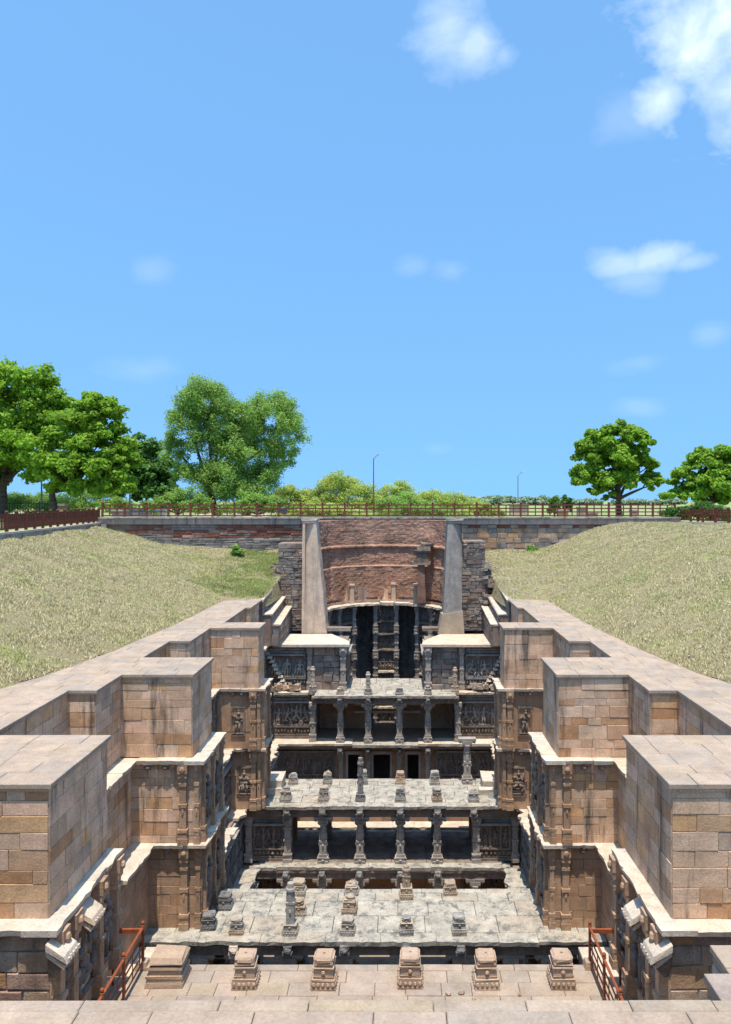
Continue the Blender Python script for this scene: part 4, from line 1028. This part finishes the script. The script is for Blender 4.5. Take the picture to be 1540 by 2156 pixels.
# brick lining: U-shaped plan, rough face
def brick_lining():
    plan = [(-4.75, 51.6), (-4.85, 54), (-4.85, 56.5), (-4.4, 58.6), (-3.3, 60.1), (-1.8, 61.0), (-.1, 61.3), (1.6, 61.0), (3.0, 60.1), (4.0, 58.6), (4.4, 56.5), (4.4, 54), (4.35, 51.6)]
    P = [Vector((x, 51.6 + (y - 51.6) * .88, 0)) for x, y in plan]; pts = []
    for a, b in zip(P, P[1:]):
        for k in range(14): pts.append(a.lerp(b, k / 14))
    pts.append(P[-1]); nz_ = 60; vs = []; fs = []; uv = []
    L_ = 0; acc = [0]
    for a, b in zip(pts, pts[1:]): L_ += (b - a).length; acc.append(L_)
    for j in range(nz_ + 1):
        z = ZW + .4 + (-1.5 - ZW - .4) * j / nz_; k = 1 + .045 * j / nz_
        for i, p in enumerate(pts):
            n = Vector((p.x - CX, p.y - 55, 0)); n.normalize()
            d = .05 * noise.noise((p.x * .7, p.y * .7, z * 1.2)) + .03 * noise.noise((p.x * 3.5, p.y * 3.5, z * 5)) + .018 * noise.noise((p.x * 5, p.y * 5, z * 12))
            if z < -5.2: d -= .12 * (1 + noise.noise((p.x, p.y, 2)))
            for zz in (-3.55, -5.1):
                if abs(z - zz) < .07: d -= .14
            q = Vector((CX + (p.x - CX) * k, 55 + (p.y - 55) * k, z)) + n * d
            vs.append(q); uv.append((acc[i], z))
    m = len(pts)
    for j in range(nz_):
        for i in range(m - 1): fs.append((j * m + i, j * m + i + 1, (j + 1) * m + i + 1, (j + 1) * m + i))
    # thickness: outer skin
    off = len(vs)
    for j in (0, nz_):
        for i, p in enumerate(pts):
            n = Vector((p.x - CX, p.y - 55, 0)); n.normalize(); z = ZW + .4 if j == 0 else -1.5
            vs.append(Vector((p.x, p.y, z)) + n * .9); uv.append((acc[i], z))
    for i in range(m - 1):
        fs.append((off + i, off + m + i, off + m + i + 1, off + i + 1)); fs.append((nz_ * m + i, nz_ * m + i + 1, off + m + i + 1, off + m + i))
    me = bpy.data.meshes.new('brick_lining'); me.from_pydata(vs, [], fs); me.materials.append(M['brick'])
    l = me.uv_layers.new(name='UVMap'); idx = np.empty(len(me.loops), np.int32); me.loops.foreach_get('vertex_index', idx)
    l.data.foreach_set('uv', np.array(uv, np.float32)[idx].ravel())
    return link('brick_lining', me, wsh, (0, 0, 0))
brick_lining()
# broken pillar against the brick
bp = thing('broken_pillar', 'dark broken pillar with capital standing against the red brick lining', 'pillar', (2.55, 58.2, ZW))
MB().box(2.22, 2.88, 57.9, 58.5, ZW + .2, ZW + 1.3).box(2.28, 2.82, 57.94, 58.46, ZW + 1.3, ZW + 3.1).jit(.04, 3).build('shaft', 'red_stone', bp)
MB().cb(2.55, 58.2, ZW + 3.1, ZW + 3.35, 1.35, .7).cb(2.55, 58.2, ZW + 3.35, ZW + 3.95, .75, .6).jit(.05, 4).build('bracket', 'carved', bp)
MB().cb(2.6, 58.2, ZW + 3.95, ZW + 4.2, 1.3, .8).cb(2.7, 58.2, ZW + 4.2, ZW + 4.5, .95, .8).cb(3.0, 58.3, ZW + 4.5, ZW + 4.75, 1.0, .9).jit(.06, 5).build('capital', 'carved', bp)

# ---- plastered buttresses and rubble piers either side
for s, top, bot in ((-1, (-5.7, -4.8), (-5.7, -4.0)), (1, (4.15, 5.1), (3.75, 5.1))):
    t = thing('buttress', 'tall pale plastered buttress on the %s of the brick lined shaft' % SIDE[s], 'buttress', ((top[0] + top[1]) / 2, 51.5, ZB))
    n = 14; mb = MB()
    for k in range(n):
        f0, f1 = k / n, (k + 1) / n
        def xs_(f): return (bot[0] + (top[0] - bot[0]) * f + .03 * noise.noise((f * 6, s, 0)), bot[1] + (top[1] - bot[1]) * f + .06 * noise.noise((f * 7, s, 4)))
        (a0, b0), (a1, b1) = xs_(f0), xs_(f1); z0_, z1_ = ZB + (7.6) * f0, ZB + 7.6 * f1
        mb.hexa([(a0, 51.0 + .5 * f0, z0_), (b0, 51.0 + .5 * f0, z0_), (b0, 53, z0_), (a0, 53, z0_)], [(a1, 51.0 + .5 * f1, z1_), (b1, 51.0 + .5 * f1, z1_), (b1, 53, z1_), (a1, 53, z1_)])
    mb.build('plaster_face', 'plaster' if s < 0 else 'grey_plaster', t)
    if s > 0:
        mb = MB(); mb.hexa([(3.45, 50.8, ZB), (5.2, 50.8, ZB), (5.2, 52, ZB), (3.45, 52, ZB)], [(3.7, 50.95, ZB + 1.3), (5.15, 50.95, ZB + 1.5), (5.15, 52, ZB + 1.5), (3.7, 52, ZB + 1.3)]); mb.jit(.04, 3).build('repair_footing', 'paving', t)
    MB().box(top[0] - .1, top[1] + .1, 51.4, 53.1, -1.32, -1.16).jit(.03, 2).build('cap', 'ledge', t)
for s, (ua, ub), zt in ((-1, (5.75, 7.45), -2.9), (1, (5.15, 6.75), -2.75)):
    t = thing('rubble_pier', 'rough coursed stone pier outside the %s plastered buttress' % SIDE[s], 'pier', (s * 6.5, 52.5, ZB))
    mb = MB(); bx(mb, s, ua + .05, ub - .05, 52.1, 54, ZB, zt); mb.build('core', 'core', t)
    f0, fa, fll = front_frame(s, ua, ub, 52.1)
    ashlar(t, f0, fa, fll, ZB, zt, 'grey_rubble', (.14, .32), (.25, .7), .03, .06, .03)
    f0, fa, fll = side_frame(-s, ub, 52.1, 53.6)
    # ragged toothing towards the embankment
    mb = MB(); rr = random.Random(60 + s)
    for k in range(70):
        z = ZB + rr.random() ** 1.2 * 4.6; u = ub + rr.uniform(-.1, .9) * (1 - (z - ZB) / 6.5); y = 52.0 + rr.uniform(0, 1); r = rr.uniform(.12, .3)
        mb.cb(s * u, y, z, z + r * .9, r * 2, r * 2, .85)
    o = mb.jit(.04, 2).build('toothed_rubble', 'grey_rubble', t); o['kind'] = 'stuff'
    # three low flank walls stepping down to the path end
    for k, (u, zt2, y0) in enumerate(((7.55, -6.05, 46.4), (7.05, -6.95, 46.6), (6.6, -7.6, 46.8))):
        w = thing('flank_wall', '%s sloping rubble flank wall on the %s of the well' % (('upper', 'middle', 'lower')[k], SIDE[s]), 'wall', (s * u, 49, ZB), 'sloping flank walls by the well')
        mb = MB(); a, b = sorted((s * u, s * (u + 1.2))); mb.hexa([(a, y0, ZB), (b, y0, ZB), (b, 52, ZB), (a, 52, ZB)], [(a, y0, zt2 - .1), (b, y0, zt2 - .1), (b, 52, zt2 + .35), (a, 52, zt2 + .35)]); mb.jit(.02, k).build('core', 'grey_rubble', w)
        q0, qa, ql = side_frame(s, u, y0, 52)
        mb = MB(); a, b = sorted((s * (u - .12), s * (u + .45))); mb.hexa([(a, y0 - .05, zt2 - .09), (b, y0 - .05, zt2 - .09), (b, 52, zt2 + .36), (a, 52, zt2 + .36)], [(a, y0 - .05, zt2 + .0), (b, y0 - .05, zt2 + .0), (b, 52, zt2 + .46), (a, 52, zt2 + .46)]); mb.jit(.03, k).build('coping', 'ledge', w)
        ashlar(w, q0, qa, ql, ZB, zt2 - .15, 'grey_rubble', (.18, .34), (.3, .8), .03, .04, .02)

# ---- retaining walls at the back
for s in (-1, 1):
    a, b = ((-23.2, -5.4) if s < 0 else (4.6, 23.2))
    t = thing('retaining_wall', ('slabby grey and red coursed retaining wall behind the left slope' if s < 0 else 'squared stone retaining wall behind the right slope'), 'wall', ((a + b) / 2, 60.8, -5))
    MB().box(a, b, 60.8, 62.3, -7, -1.86).build('core', 'core', t)
    def keep(x, z, a=a, s=s): X = a + x; return emb_z(s, X, 60.5) < z + .35 and abs(X) < 21
    if s < 0: ashlar(t, (a, 60.8), 0, b - a, -4.6, -1.9, 'back_stone', (.15, .26), (.5, 1.4), .03, .05, .025, keep=keep, mats=lambda x, z: 'red_stone' if (z > -2.9 and noise.noise((x * .25, z * .8, 3)) > -.12 or x > 16.9) else 'back_stone')
    else: ashlar(t, (a, 60.8), 0, b - a, -4.6, -1.9, 'rubble', (.3, .44), (.45, 1.1), .03, .04, .02, keep=keep, mats=lambda x, z: 'red_stone' if z > -2.3 and R.random() < .7 else R.choice(('rubble', 'grey_rubble')))
bt = thing('parapet_kerb', 'long weathered stone kerb carrying the back fence', 'kerb', (0, 61.5, -1.9))
x = -23.3
while x < 23.3:
    w = min(R.uniform(1.4, 2.4), 23.4 - x)
    MB().box(x + .008, x + w - .008, 60.62, 62.3, -1.86, -1.40).jit(.008, int(x * 9) + 300).build('kerb_stone', 'band', bt)
    MB().box(x + .01, x + w - .01, 60.5, 62.4, -1.396, -1.28).jit(.01, int(x * 7) + 300).build('coping', 'concrete', bt)
    x += w

# ================================================================== fences
def fence_run(t, p, q, z, bay, nbal, H=1.12, rails=(.1, .4, .68, .96), pw=.15, last=True):
    p = Vector(p); q = Vector(q); L_ = (q - p).length; n = max(1, round(L_ / bay)); d = (q - p) / n; ang = math.atan2(d.y, d.x)
    key = ('post', H)
    if key not in CACHE:
        CACHE[key] = MB().cb(0, 0, 0, H, pw, pw).cb(0, 0, H, H + .03, pw * 1.3, pw * 1.3).cb(0, 0, H + .03, H + .10, pw, pw, .35).mesh('post', 'fence_paint')
        CACHE[('bal', H)] = MB().cb(0, 0, rails[0], rails[-1], .08, .08).mesh('baluster', 'fence_paint')
    rk = ('rail', round(d.length, 3))
    if rk not in CACHE: CACHE[rk] = MB().box(0, d.length, -.03, .03, -.048, .048).mesh('rail', 'fence_paint')
    for i in range(n + (1 if last else 0)):
        a = p + d * i; link('post', CACHE[key], t, (a.x, a.y, z), ang)
        if i == n: break
        for r in rails: link('rail', CACHE[rk], t, (a.x, a.y, z + r), ang)
        for k in range(nbal):
            b = a + d * ((k + 1) / (nbal + 1)); link('baluster', CACHE[('bal', H)], t, (b.x, b.y, z), ang)
f = thing('fence', 'long rust red fence on the kerb behind the well', 'fence', (0, 61.6, -1.28))
fence_run(f, (-23.2, 61.6), (23.2, 61.6), -1.28, 1.8, 2)
f = thing('fence', 'close barred rust red fence running along the top of the left slope', 'fence', (-22, 50, -1.72))
fence_run(f, (-23.25, 61.0), (-20.85, 42.0), -1.70, 1.5, 4, 1.08, (.16, .6, .78, .94)); fence_run(f, (-20.85, 42.0), (-19.9, 26.0), -1.70, 1.5, 4, 1.08, (.16, .6, .78, .94))
f = thing('fence', 'close barred rust red fence at the top right corner', 'fence', (24.4, 57, -1.7))
fence_run(f, (23.35, 61.0), (25.25, 54.0), -1.62, 1.5, 3, 1.08, (.16, .6, .78, .94)); fence_run(f, (25.25, 54.0), (26.2, 30.0), -1.62, 1.5, 4, 1.08, (.16, .6, .78, .94))
for s, line in ((-1, [(-23.3, 61.2), (-20.85, 42.0), (-19.3, 5.0)]), (1, [(23.35, 61.2), (25.25, 54.0), (27.0, 5.0)])):
    t = thing('kerb_wall', 'low concrete kerb wall under the %s side fence' % SIDE[s], 'kerb', (line[1][0], line[1][1], -3))
    zt = -1.70 if s < 0 else -1.62
    for a, b in zip(line, line[1:]):
        a = Vector(a); b = Vector(b); n = max(1, int((b - a).length / 2.2)); d = (b - a) / n; ang = math.atan2(d.y, d.x)
        for i in range(n):
            c = a + d * i
            MB().box(.008, d.length - .008, -.22, .22, -1.3, -.12).jit(.006, i).build('kerb_stone', 'concrete', t, (c.x, c.y, zt), rz=ang)
            MB().box(.006, d.length - .006, -.3, .3, -.118, 0).jit(.006, i + 50).build('coping', 'ledge', t, (c.x, c.y, zt), rz=ang)
t = thing('gate_pier', 'short stone pier where the back fence meets the left fence', 'pier', (-23.3, 61.2, -2.4))
MB().box(-24.2, -22.5, 60.6, 61.5, -2.6, -1.285).build('pier_body', 'concrete', t)

# ================================================================== trees and bushes
def quads(C, Nrm, size, asp=1.0):
    n = len(C); up = NP.normal(size=(n, 3)); T = np.cross(Nrm, up); T /= np.linalg.norm(T, axis=1)[:, None] + 1e-9
    Bv = np.cross(Nrm, T); s = (size * NP.uniform(.6, 1.3, n))[:, None]
    return np.stack([C - T * s - Bv * s * asp * .5, C + T * s * .2 - Bv * s * asp, C + T * s + Bv * s * asp * .4, C - T * s * .1 + Bv * s * asp], 1)
def crown_points(lobes, n, lump=.24, droop=0.0, fill=.25):
    """leaf centres gathered in ragged clumps spread through the lobes; returns centres, normals, clump centres"""
    vol = np.array([r[0] * r[1] * r[2] for c, r in lobes]) ** (.72); vol /= vol.sum(); C = []; Nn = []; clumps = []
    for (c, r), v in zip(lobes, vol):
        k = max(10, int(34 * (n * v / 6000) ** .6)); wts = NP.uniform(.5, 1.5, k); wts /= wts.sum(); c = np.array(c); r = np.array(r)
        for i in range(k):
            m = int(n * v * wts[i]) + 2
            d = NP.normal(size=3); d /= np.linalg.norm(d)
            if d[2] < -.6: d[2] *= -.6
            cc = c + d * r * (NP.uniform(.3, 1.0) ** .5) * NP.uniform(.84, 1.06)
            cr = lump * r.mean() * (wts[i] * k) ** .4 * np.array([NP.uniform(.8, 1.4), NP.uniform(.8, 1.4), NP.uniform(.5, .85)])
            clumps.append(cc)
            g3 = NP.normal(size=(m, 3)); g3 /= np.linalg.norm(g3, axis=1)[:, None]
            rad_ = NP.uniform(.15, 1.0, m) ** .45 * (1 + .22 * np.sin(g3[:, 0] * 7 + i) * np.sin(g3[:, 1] * 6 + i * 2) + .12 * NP.normal(size=m).clip(-1.2, 1.8))
            P = cc + g3 * cr * rad_[:, None]
            if droop: P[:, 2] -= droop * NP.random(m) ** 2 * r.mean() * .35
            C.append(P); nn = g3 * .75 + NP.normal(size=(m, 3)) * .5 + np.array([0, 0, .4]); Nn.append(nn / np.linalg.norm(nn, axis=1)[:, None])
    return np.concatenate(C), np.concatenate(Nn), clumps
def limb(mb, p, q, r0, r1, sag=.1, n=5, seed=0):
    r = random.Random(seed); p = Vector(p); q = Vector(q); L_ = (q - p).length; prev = p
    off = Vector((r.uniform(-1, 1), r.uniform(-1, 1), r.uniform(0, 1))) * L_ * sag
    for i in range(1, n + 1):
        t = i / n; c = p.lerp(q, t) + off * math.sin(t * math.pi) + Vector((r.uniform(-1, 1), r.uniform(-1, 1), 0)) * L_ * .015
        mb.tube(prev, c, r0 + (r1 - r0) * (i - 1) / n, r0 + (r1 - r0) * t, 7); prev = c
def tree(name, label, cat, base, lobes, n, leaf, size, trunk_r, fork, bark='bark', droop=0, asp=1.0, lump=.24, group=None, stems=1, nl=26):
    base = Vector(base); t = thing(name, label, cat, base, group)
    C, Nn, clumps = crown_points(lobes, n, lump, droop)
    me = tri_stuff('crown', quads(C, Nn, size, asp) - np.array(base), leaf, '', '')
    link('crown', me, t, base)
    mb = MB(); fk = base + Vector(fork); mb.tube(base + Vector((0, 0, -.3)), base + Vector((0, 0, .4)), trunk_r * 1.35, trunk_r * 1.05, 9)
    limb(mb, base + Vector((0, 0, .4)), fk, trunk_r * 1.05, trunk_r * .75, .05, 5, 1)
    rs = random.Random(len(label)); cs = rs.sample(clumps, min(nl, len(clumps)))
    mains = []
    for c, r in lobes:
        tip = fk.lerp(Vector(c), .75); limb(mb, fk, tip, trunk_r * .55, trunk_r * .25, .1, 5, rs.randrange(99)); mains.append(tip)
    for i, c in enumerate(cs):
        c = Vector(c); b = min(mains, key=lambda m_: (m_ - c).length); limb(mb, b, c, trunk_r * .22, .03, .12, 4, rs.randrange(99))
    mb.build('trunk', bark, t, base) if False else link('trunk', MB.mesh(mb, 'trunk', bark, True, base), t, base)
    return t
def P(px, py, d): return ((px - 840) * d / 1600 + .82, d, (1055 - py) * d / 1600)
def lobe(px, py, d, rx, rz, ry=None, dy=0): x, y, z = P(px, py, d); k = d / 1600; return ((x, y + dy, z), (rx * k, (ry or rx) * k, rz * k))
def gbase(px, d): x, y, z = P(px, 1055, d); return (x, y, ZG)
d = 76
tree('neem_tree', 'tall bright green broadleaf tree at the left edge', 'tree', gbase(8, d), [lobe(-60, 880, d, 110, 105), lobe(45, 830, d, 88, 72), lobe(105, 870, d, 66, 70), lobe(20, 920, d, 110, 70), lobe(85, 950, d, 60, 55), lobe(20, 990, d, 95, 45), lobe(-60, 990, d, 90, 50)], 62000, 'leaf_neem', .15, .45, (0, 0, 3.2), lump=.25)
d = 70
tree('neem_tree', 'bright green broadleaf tree second from left, in front of the dark tree', 'tree', gbase(117, d), [lobe(205, 868, d, 52, 48), lobe(165, 905, d, 62, 55), lobe(225, 925, d, 60, 55), lobe(130, 955, d, 72, 55), lobe(200, 985, d, 80, 48), lobe(265, 965, d, 40, 50), lobe(245, 1020, d, 55, 32), lobe(110, 1000, d, 60, 34), lobe(190, 1030, d, 60, 22), lobe(140, 1025, d, 45, 16)], 52000, 'leaf_neem', .14, .36, (-.3, 0, 2.6), lump=.25)
d = 92
tree('dark_tree', 'dark shaded tree in the gap between the two largest left trees', 'tree', gbase(310, d), [lobe(300, 975, d, 45, 60), lobe(335, 1000, d, 40, 50), lobe(270, 1020, d, 55, 40), lobe(330, 1040, d, 50, 30)], 20000, 'leaf_dark', .18, .25, (0, 0, 2), lump=.32)
d = 80
tree('mesquite_tree', 'wide feathery green tree with drooping sprays and twin crowns', 'tree', gbase(455, d), [lobe(435, 840, d, 72, 52), lobe(400, 885, d, 52, 46), lobe(475, 880, d, 45, 55), lobe(520, 880, d, 50, 48), lobe(500, 925, d, 55, 45), lobe(575, 870, d, 66, 48), lobe(610, 915, d, 42, 52), lobe(545, 915, d, 45, 45), lobe(440, 930, d, 50, 42), lobe(520, 955, d, 62, 42), lobe(595, 965, d, 38, 36), lobe(370, 945, d, 36, 40), lobe(470, 1000, d, 70, 40), lobe(545, 1005, d, 55, 38), lobe(405, 1000, d, 55, 38), lobe(500, 1035, d, 80, 26)], 120000, 'leaf_feather', .125, .42, (-.6, 0, 3.0), droop=.9, asp=.42, lump=.27, nl=40)
d = 78
tree('neem_tree', 'solitary round crowned green tree on the right beyond the fence', 'tree', gbase(1304, d), [lobe(1285, 920, d, 48, 36), lobe(1335, 935, d, 42, 40), lobe(1245, 950, d, 34, 38), lobe(1290, 965, d, 62, 42), lobe(1350, 985, d, 36, 40), lobe(1235, 1000, d, 34, 34), lobe(1300, 1010, d, 60, 30), lobe(1370, 1020, d, 30, 26), lobe(1262, 1040, d, 28, 18)], 48000, 'leaf_neem', .15, .34, (0, 0, 2.0), lump=.25)
d = 70
tree('neem_tree', 'green tree cut by the right edge of the picture', 'tree', gbase(1500, d), [lobe(1490, 975, d, 48, 36), lobe(1555, 975, d, 55, 45), lobe(1440, 1010, d, 34, 36), lobe(1500, 1020, d, 66, 38), lobe(1440, 1045, d, 40, 22), lobe(1545, 1045, d, 50, 24)], 40000, 'leaf_neem', .14, .3, (0, 0, 1.6), lump=.25)
# bushes and thorn scrub along the back
BU = [('yellow green thorn scrub in the middle of the far bushes', 715, 1030, 88, 85, 38, 'leaf_yellow', 30000), ('yellow green thorn bush left of the thickest scrub', 610, 1045, 86, 60, 30, 'leaf_yellow', 16000), ('green thorn bush right of the reddish lamp post', 830, 1042, 92, 55, 34, 'leaf_yellow', 16000),
      ('bright green low scrub in front of the thorn bushes', 850, 1055, 84, 60, 20, 'leaf_feather', 12000), ('rounded green scrub tapering off to the right', 930, 1048, 95, 80, 24, 'leaf_yellow', 16000), ('low green scrub left of the feathery tree trunk', 375, 1048, 75, 60, 26, 'leaf_feather', 14000), ('green scrub between the left tree trunks', 65, 1050, 84, 80, 26, 'leaf_feather', 14000),
      ('green undergrowth behind the corner of the left fence', 190, 1052, 84, 90, 26, 'leaf_feather', 14000), ('bright green bush behind the middle of the back fence', 1015, 1066, 70, 40, 10, 'leaf_yellow', 6000), ('low dark bush by the fence left of the right tree', 1168, 1056, 80, 13, 16, 'leaf_dark', 4000), ('small upright dark shrub by the stone gatepost', 1193, 1050, 80, 9, 17, 'leaf_dark', 3500), ('low shrub under the edge tree at the right', 1470, 1068, 62, 70, 16, 'leaf_dark', 9000), ('scrub under the feathery tree, right of its trunk', 545, 1055, 76, 70, 20, 'leaf_feather', 12000), ('low weedy shrub behind the back fence, left of centre', 690, 1072, 66, 90, 9, 'leaf_yellow', 9000), ('low weedy shrub behind the back fence, right of centre', 890, 1072, 66, 90, 8, 'leaf_feather', 9000)]
for lab, px, py, d, rx, rz, lf, n in BU:
    x, y, z = P(px, 1055, d); k = d / 1600; top = (1055 - py + rz) * k; lobes = []
    for q in range(7):
        fx = (q - 3) / 3; hh = top * (1 - .45 * abs(fx)) * R.uniform(.82, 1.05) - ZG * 1.0
        hh = max(.5, (top - ZG) * (1 - .4 * abs(fx) ** 1.5) * R.uniform(.8, 1.05))
        lobes.append(((x + fx * rx * k * .85, y + R.uniform(-.8, .8), ZG + hh * .55), (rx * k * R.uniform(.26, .4), rx * k * .4, hh * .5)))
    tree('bush', lab, 'bush', (x, y, ZG), lobes, n, lf, .115, .09, (0, 0, .4), asp=.42, lump=.42, nl=12)
DL = ['between the lamp posts', 'just right of the grey green lamp', 'left of the small dark bush', 'between the scrub and the grey green lamp', 'behind the solitary tree', 'right of the stone gatepost', 'just left of the right edge tree', 'far left between the trunks']
for i, (px, h) in enumerate(((985, 3.0), (1120, 3.6), (1150, 2.4), (1050, 3.8), (1330, 2.2), (1235, 2.2), (1410, 2.6), (40, 4.0))):
    d = 300 + 13 * i; x, y, z = P(px, 1055, d)
    tree('distant_tree', 'pale hazy distant tree on the skyline ' + DL[i], 'tree', (x, y, ZG), [((x + (q - 1) * 4.5, y, ZG + h * .5), (R.uniform(4, 7), 4, h * .5)) for q in range(3)], 2600, 'leaf_far', .5, .25, (0, 0, 1.2), lump=.42, nl=3, group='distant trees on the skyline')

# ================================================================== street lamps and bits behind the fence
def lamp(px, d, top_py, pole, label):
    x, y, z = P(px, 1055, d); zt = (1055 - top_py) * d / 1600; t = thing('street_lamp', label, 'street lamp', (x, y, ZG))
    MB().lathe(x, y, [(.11, ZG), (.11, ZG + .5), (.075, ZG + .55), (.05, zt - .45)], 10).build('pole', pole, t)
    MB().tube((x, y, zt - .5), (x + .35, y, zt - .1), .035, .03, 8).tube((x + .35, y, zt - .1), (x + .55, y, zt), .03, .03, 8).build('arm', pole, t)
    MB().hexa([(x + .4, y - .12, zt - .02), (x + 1.0, y - .12, zt + .16), (x + 1.0, y + .12, zt + .16), (x + .4, y + .12, zt - .02)], [(x + .4, y - .09, zt + .06), (x + 1.0, y - .09, zt + .22), (x + 1.0, y + .09, zt + .22), (x + .4, y + .09, zt + .06)]).build('lamp_head', 'lamp_head', t)
lamp(787, 82, 957, 'pole_red', 'tall slim reddish street lamp beyond the thorn scrub')
lamp(1091, 96, 994, 'pole_grey', 'slim grey green street lamp right of the scrub')
for i, (px, d, w, h, lab) in enumerate(((1185, 68, .9, 1.0, 'square brown stone plinth behind the right fence, left one'), (1224, 68, .7, 1.25, 'brown stone gatepost behind the right fence'), (1243, 70, 1.2, .7, 'low stone bench block right of the gatepost'), (1334, 70, .6, .95, 'small stone pillar right of the solitary tree'), (1092, 90, 2.0, 1.4, 'pale masonry base below the grey green lamp'), (130, 74, .9, 1.5, 'brown metal meter box post behind the left fence'), (253, 66, 1.1, .95, 'brown cabinet behind the corner of the back fence'))):
    x, y, z = P(px, 1055, d); t = thing('stone_plinth', lab, 'plinth', (x, y, ZG))
    MB().cb(x, y, ZG, ZG + h * .86, w, w * .8, .97).build('body', 'rubble' if i != 4 else 'plaster', t); MB().cb(x, y, ZG + h * .86, ZG + h, w * 1.15, w * .95).build('cap', 'band', t)
# low white boundary wall and stacked carved fragments behind the left part of the fence
t = thing('boundary_wall', 'low whitewashed wall seen through the left part of the back fence', 'wall', P(300, 1055, 74)[:2] + (ZG,))
xa, xb = P(262, 0, 74)[0], P(352, 0, 74)[0]; MB().box(xa, xb, 73.9, 74.15, ZG, ZG + .95).build('panel', 'white_paint', t); MB().box(xa - .05, xb + .05, 73.8, 74.25, ZG + .95, ZG + 1.05).build('coping', 'concrete', t)
for k in range(3): MB().box(xa + .1, xb - .1, 73.86, 73.9, ZG + .2 + k * .27, ZG + .28 + k * .27).build('rail_groove', 'concrete', t)
rr = random.Random(77)
FR = ['broken carved fragment', 'chipped pale stone lump', 'grey stone fragment', 'rounded weathered boulder', 'squared stone offcut']
NUM = ['first','second','third','fourth','fifth','sixth','seventh','eighth','ninth','tenth','eleventh']
for i in range(22):
    px = 352 + i * 10.2; d = rr.uniform(66, 72); x, y, z = P(px, 1055, d); mb = MB(); r = rr.uniform(.16, .34)
    mb.ball((0, 0, r * .7), (r * rr.uniform(.9, 1.5), r, r * rr.uniform(.8, 1.4)), 7, 5); mb.cb(rr.uniform(-.1, .1), -.1, 0, r * rr.uniform(.8, 1.6), r * 1.4, r * 1.2, .8)
    tag(mb.jit(r * .13, i).build('stone_fragment', rr.choice(('plaster', 'stump_grey', 'carved', 'ledge')), None, (x, y, ZG)), 'loose stone fragment behind the back fence, %s from the %s end of the row' % ((NUM[i], 'left') if i < 11 else (NUM[21 - i], 'right')), 'stone', 'stone fragments stored behind the back fence')
x, y, z = P(598, 1055, 66); t = thing('waste_bin', 'blue bin behind the back fence', 'bin', (x, y, ZG))
MB().lathe(x, y, [(.22, ZG), (.3, ZG + 1.0)], 12).build('body', 'blue_plastic', t); MB().lathe(x, y, [(.33, ZG + 1.0), (.33, ZG + 1.08), (.2, ZG + 1.15)], 12).build('lid', 'blue_plastic', t)
# pale tree stake / pole among the left trees
for px, d, h, lab in ((274, 72, 3.2, 'white painted post by the corner of the back fence'), (88, 80, 4.5, 'pale slender trunk between the left trees')):
    x, y, z = P(px, 1055, d); tag(MB().lathe(x, y, [(.1, ZG), (.07, ZG + h), (.03, ZG + h + .05)], 8).build('post', 'bark_pale'), lab, 'post')
# iron palings far left
t = thing('paling_fence', 'dark iron paling fence between the left tree trunks', 'fence', P(40, 1055, 78)[:2] + (ZG,))
x0, x1 = P(-20, 0, 78)[0], P(112, 0, 78)[0]
me = MB().cb(0, 0, 0, 1.7, .05, .05).mesh('paling', 'dark_metal'); k = 0; x = x0
while x < x1: link('paling', me, t, (x, 78, ZG)); x += .28
for z in (.3, 1.5): MB().box(x0, x1, 77.97, 78.03, ZG + z, ZG + z + .06).build('rail', 'dark_metal', t)
# a little green growth on the ruined masonry
def weed(px, py, d, z, label, n=500, r=.5, leaf='leaf_feather', h=.6):
    x = (px - 840) * d / 1600 + .82
    tree('weed', label, 'plant', (x, d, z), [((x, d, z + h * .5), (r, r, h * .6)), ((x + r * .5, d, z + h * .3), (r * .7, r * .6, h * .4))], n, leaf, .09, .02, (0, 0, .15), lump=.45, nl=4)
weed(500, 1165, 58, emb_z(-1, -11.5, 58) - .1, 'low green plant growing at the foot of the left back wall', 1400, .45, h=.8)
weed(1120, 1108, 60, emb_z(1, 12.5, 59.5) - .15, 'green tuft at the foot of the right back wall', 700, .5, h=.35)
leaf_mat('grass_fresh', (.22, .30, .07), (.33, .39, .12), (.46, .46, .19), .3)
pts = []; rr = random.Random(31)
while len(pts) < 26000:
    y = rr.uniform(46.8, 60.4); u = lerp_line(U_OUT, y) + .1 + abs(rr.gauss(0, 3.0)); x = -u
    if noise.noise((x * .5, y * .5, 3)) + .5 * noise.noise((x * 1.7, y * 1.7, 6)) < rr.uniform(-.5, .35) + (u - 8) * .05: continue
    pts.append((x, y, emb_z(-1, x, y) - .01))
PP = np.array(pts); m = len(PP); a = NP.uniform(0, 6.28, m); w = NP.uniform(.012, .035, m); h = NP.uniform(.06, .2, m)
dx = np.stack([np.cos(a) * w, np.sin(a) * w, np.zeros(m)], 1); top = PP + np.stack([NP.normal(size=m) * h * .5, NP.normal(size=m) * h * .5, h], 1)
o = link('grass', tri_stuff('grass', np.stack([PP - dx, PP + dx, top], 1), 'grass_fresh', '', '')); o['kind'] = 'stuff'; o['label'] = 'fresh green grass in the far corner of the left embankment'; o['category'] = 'grass'
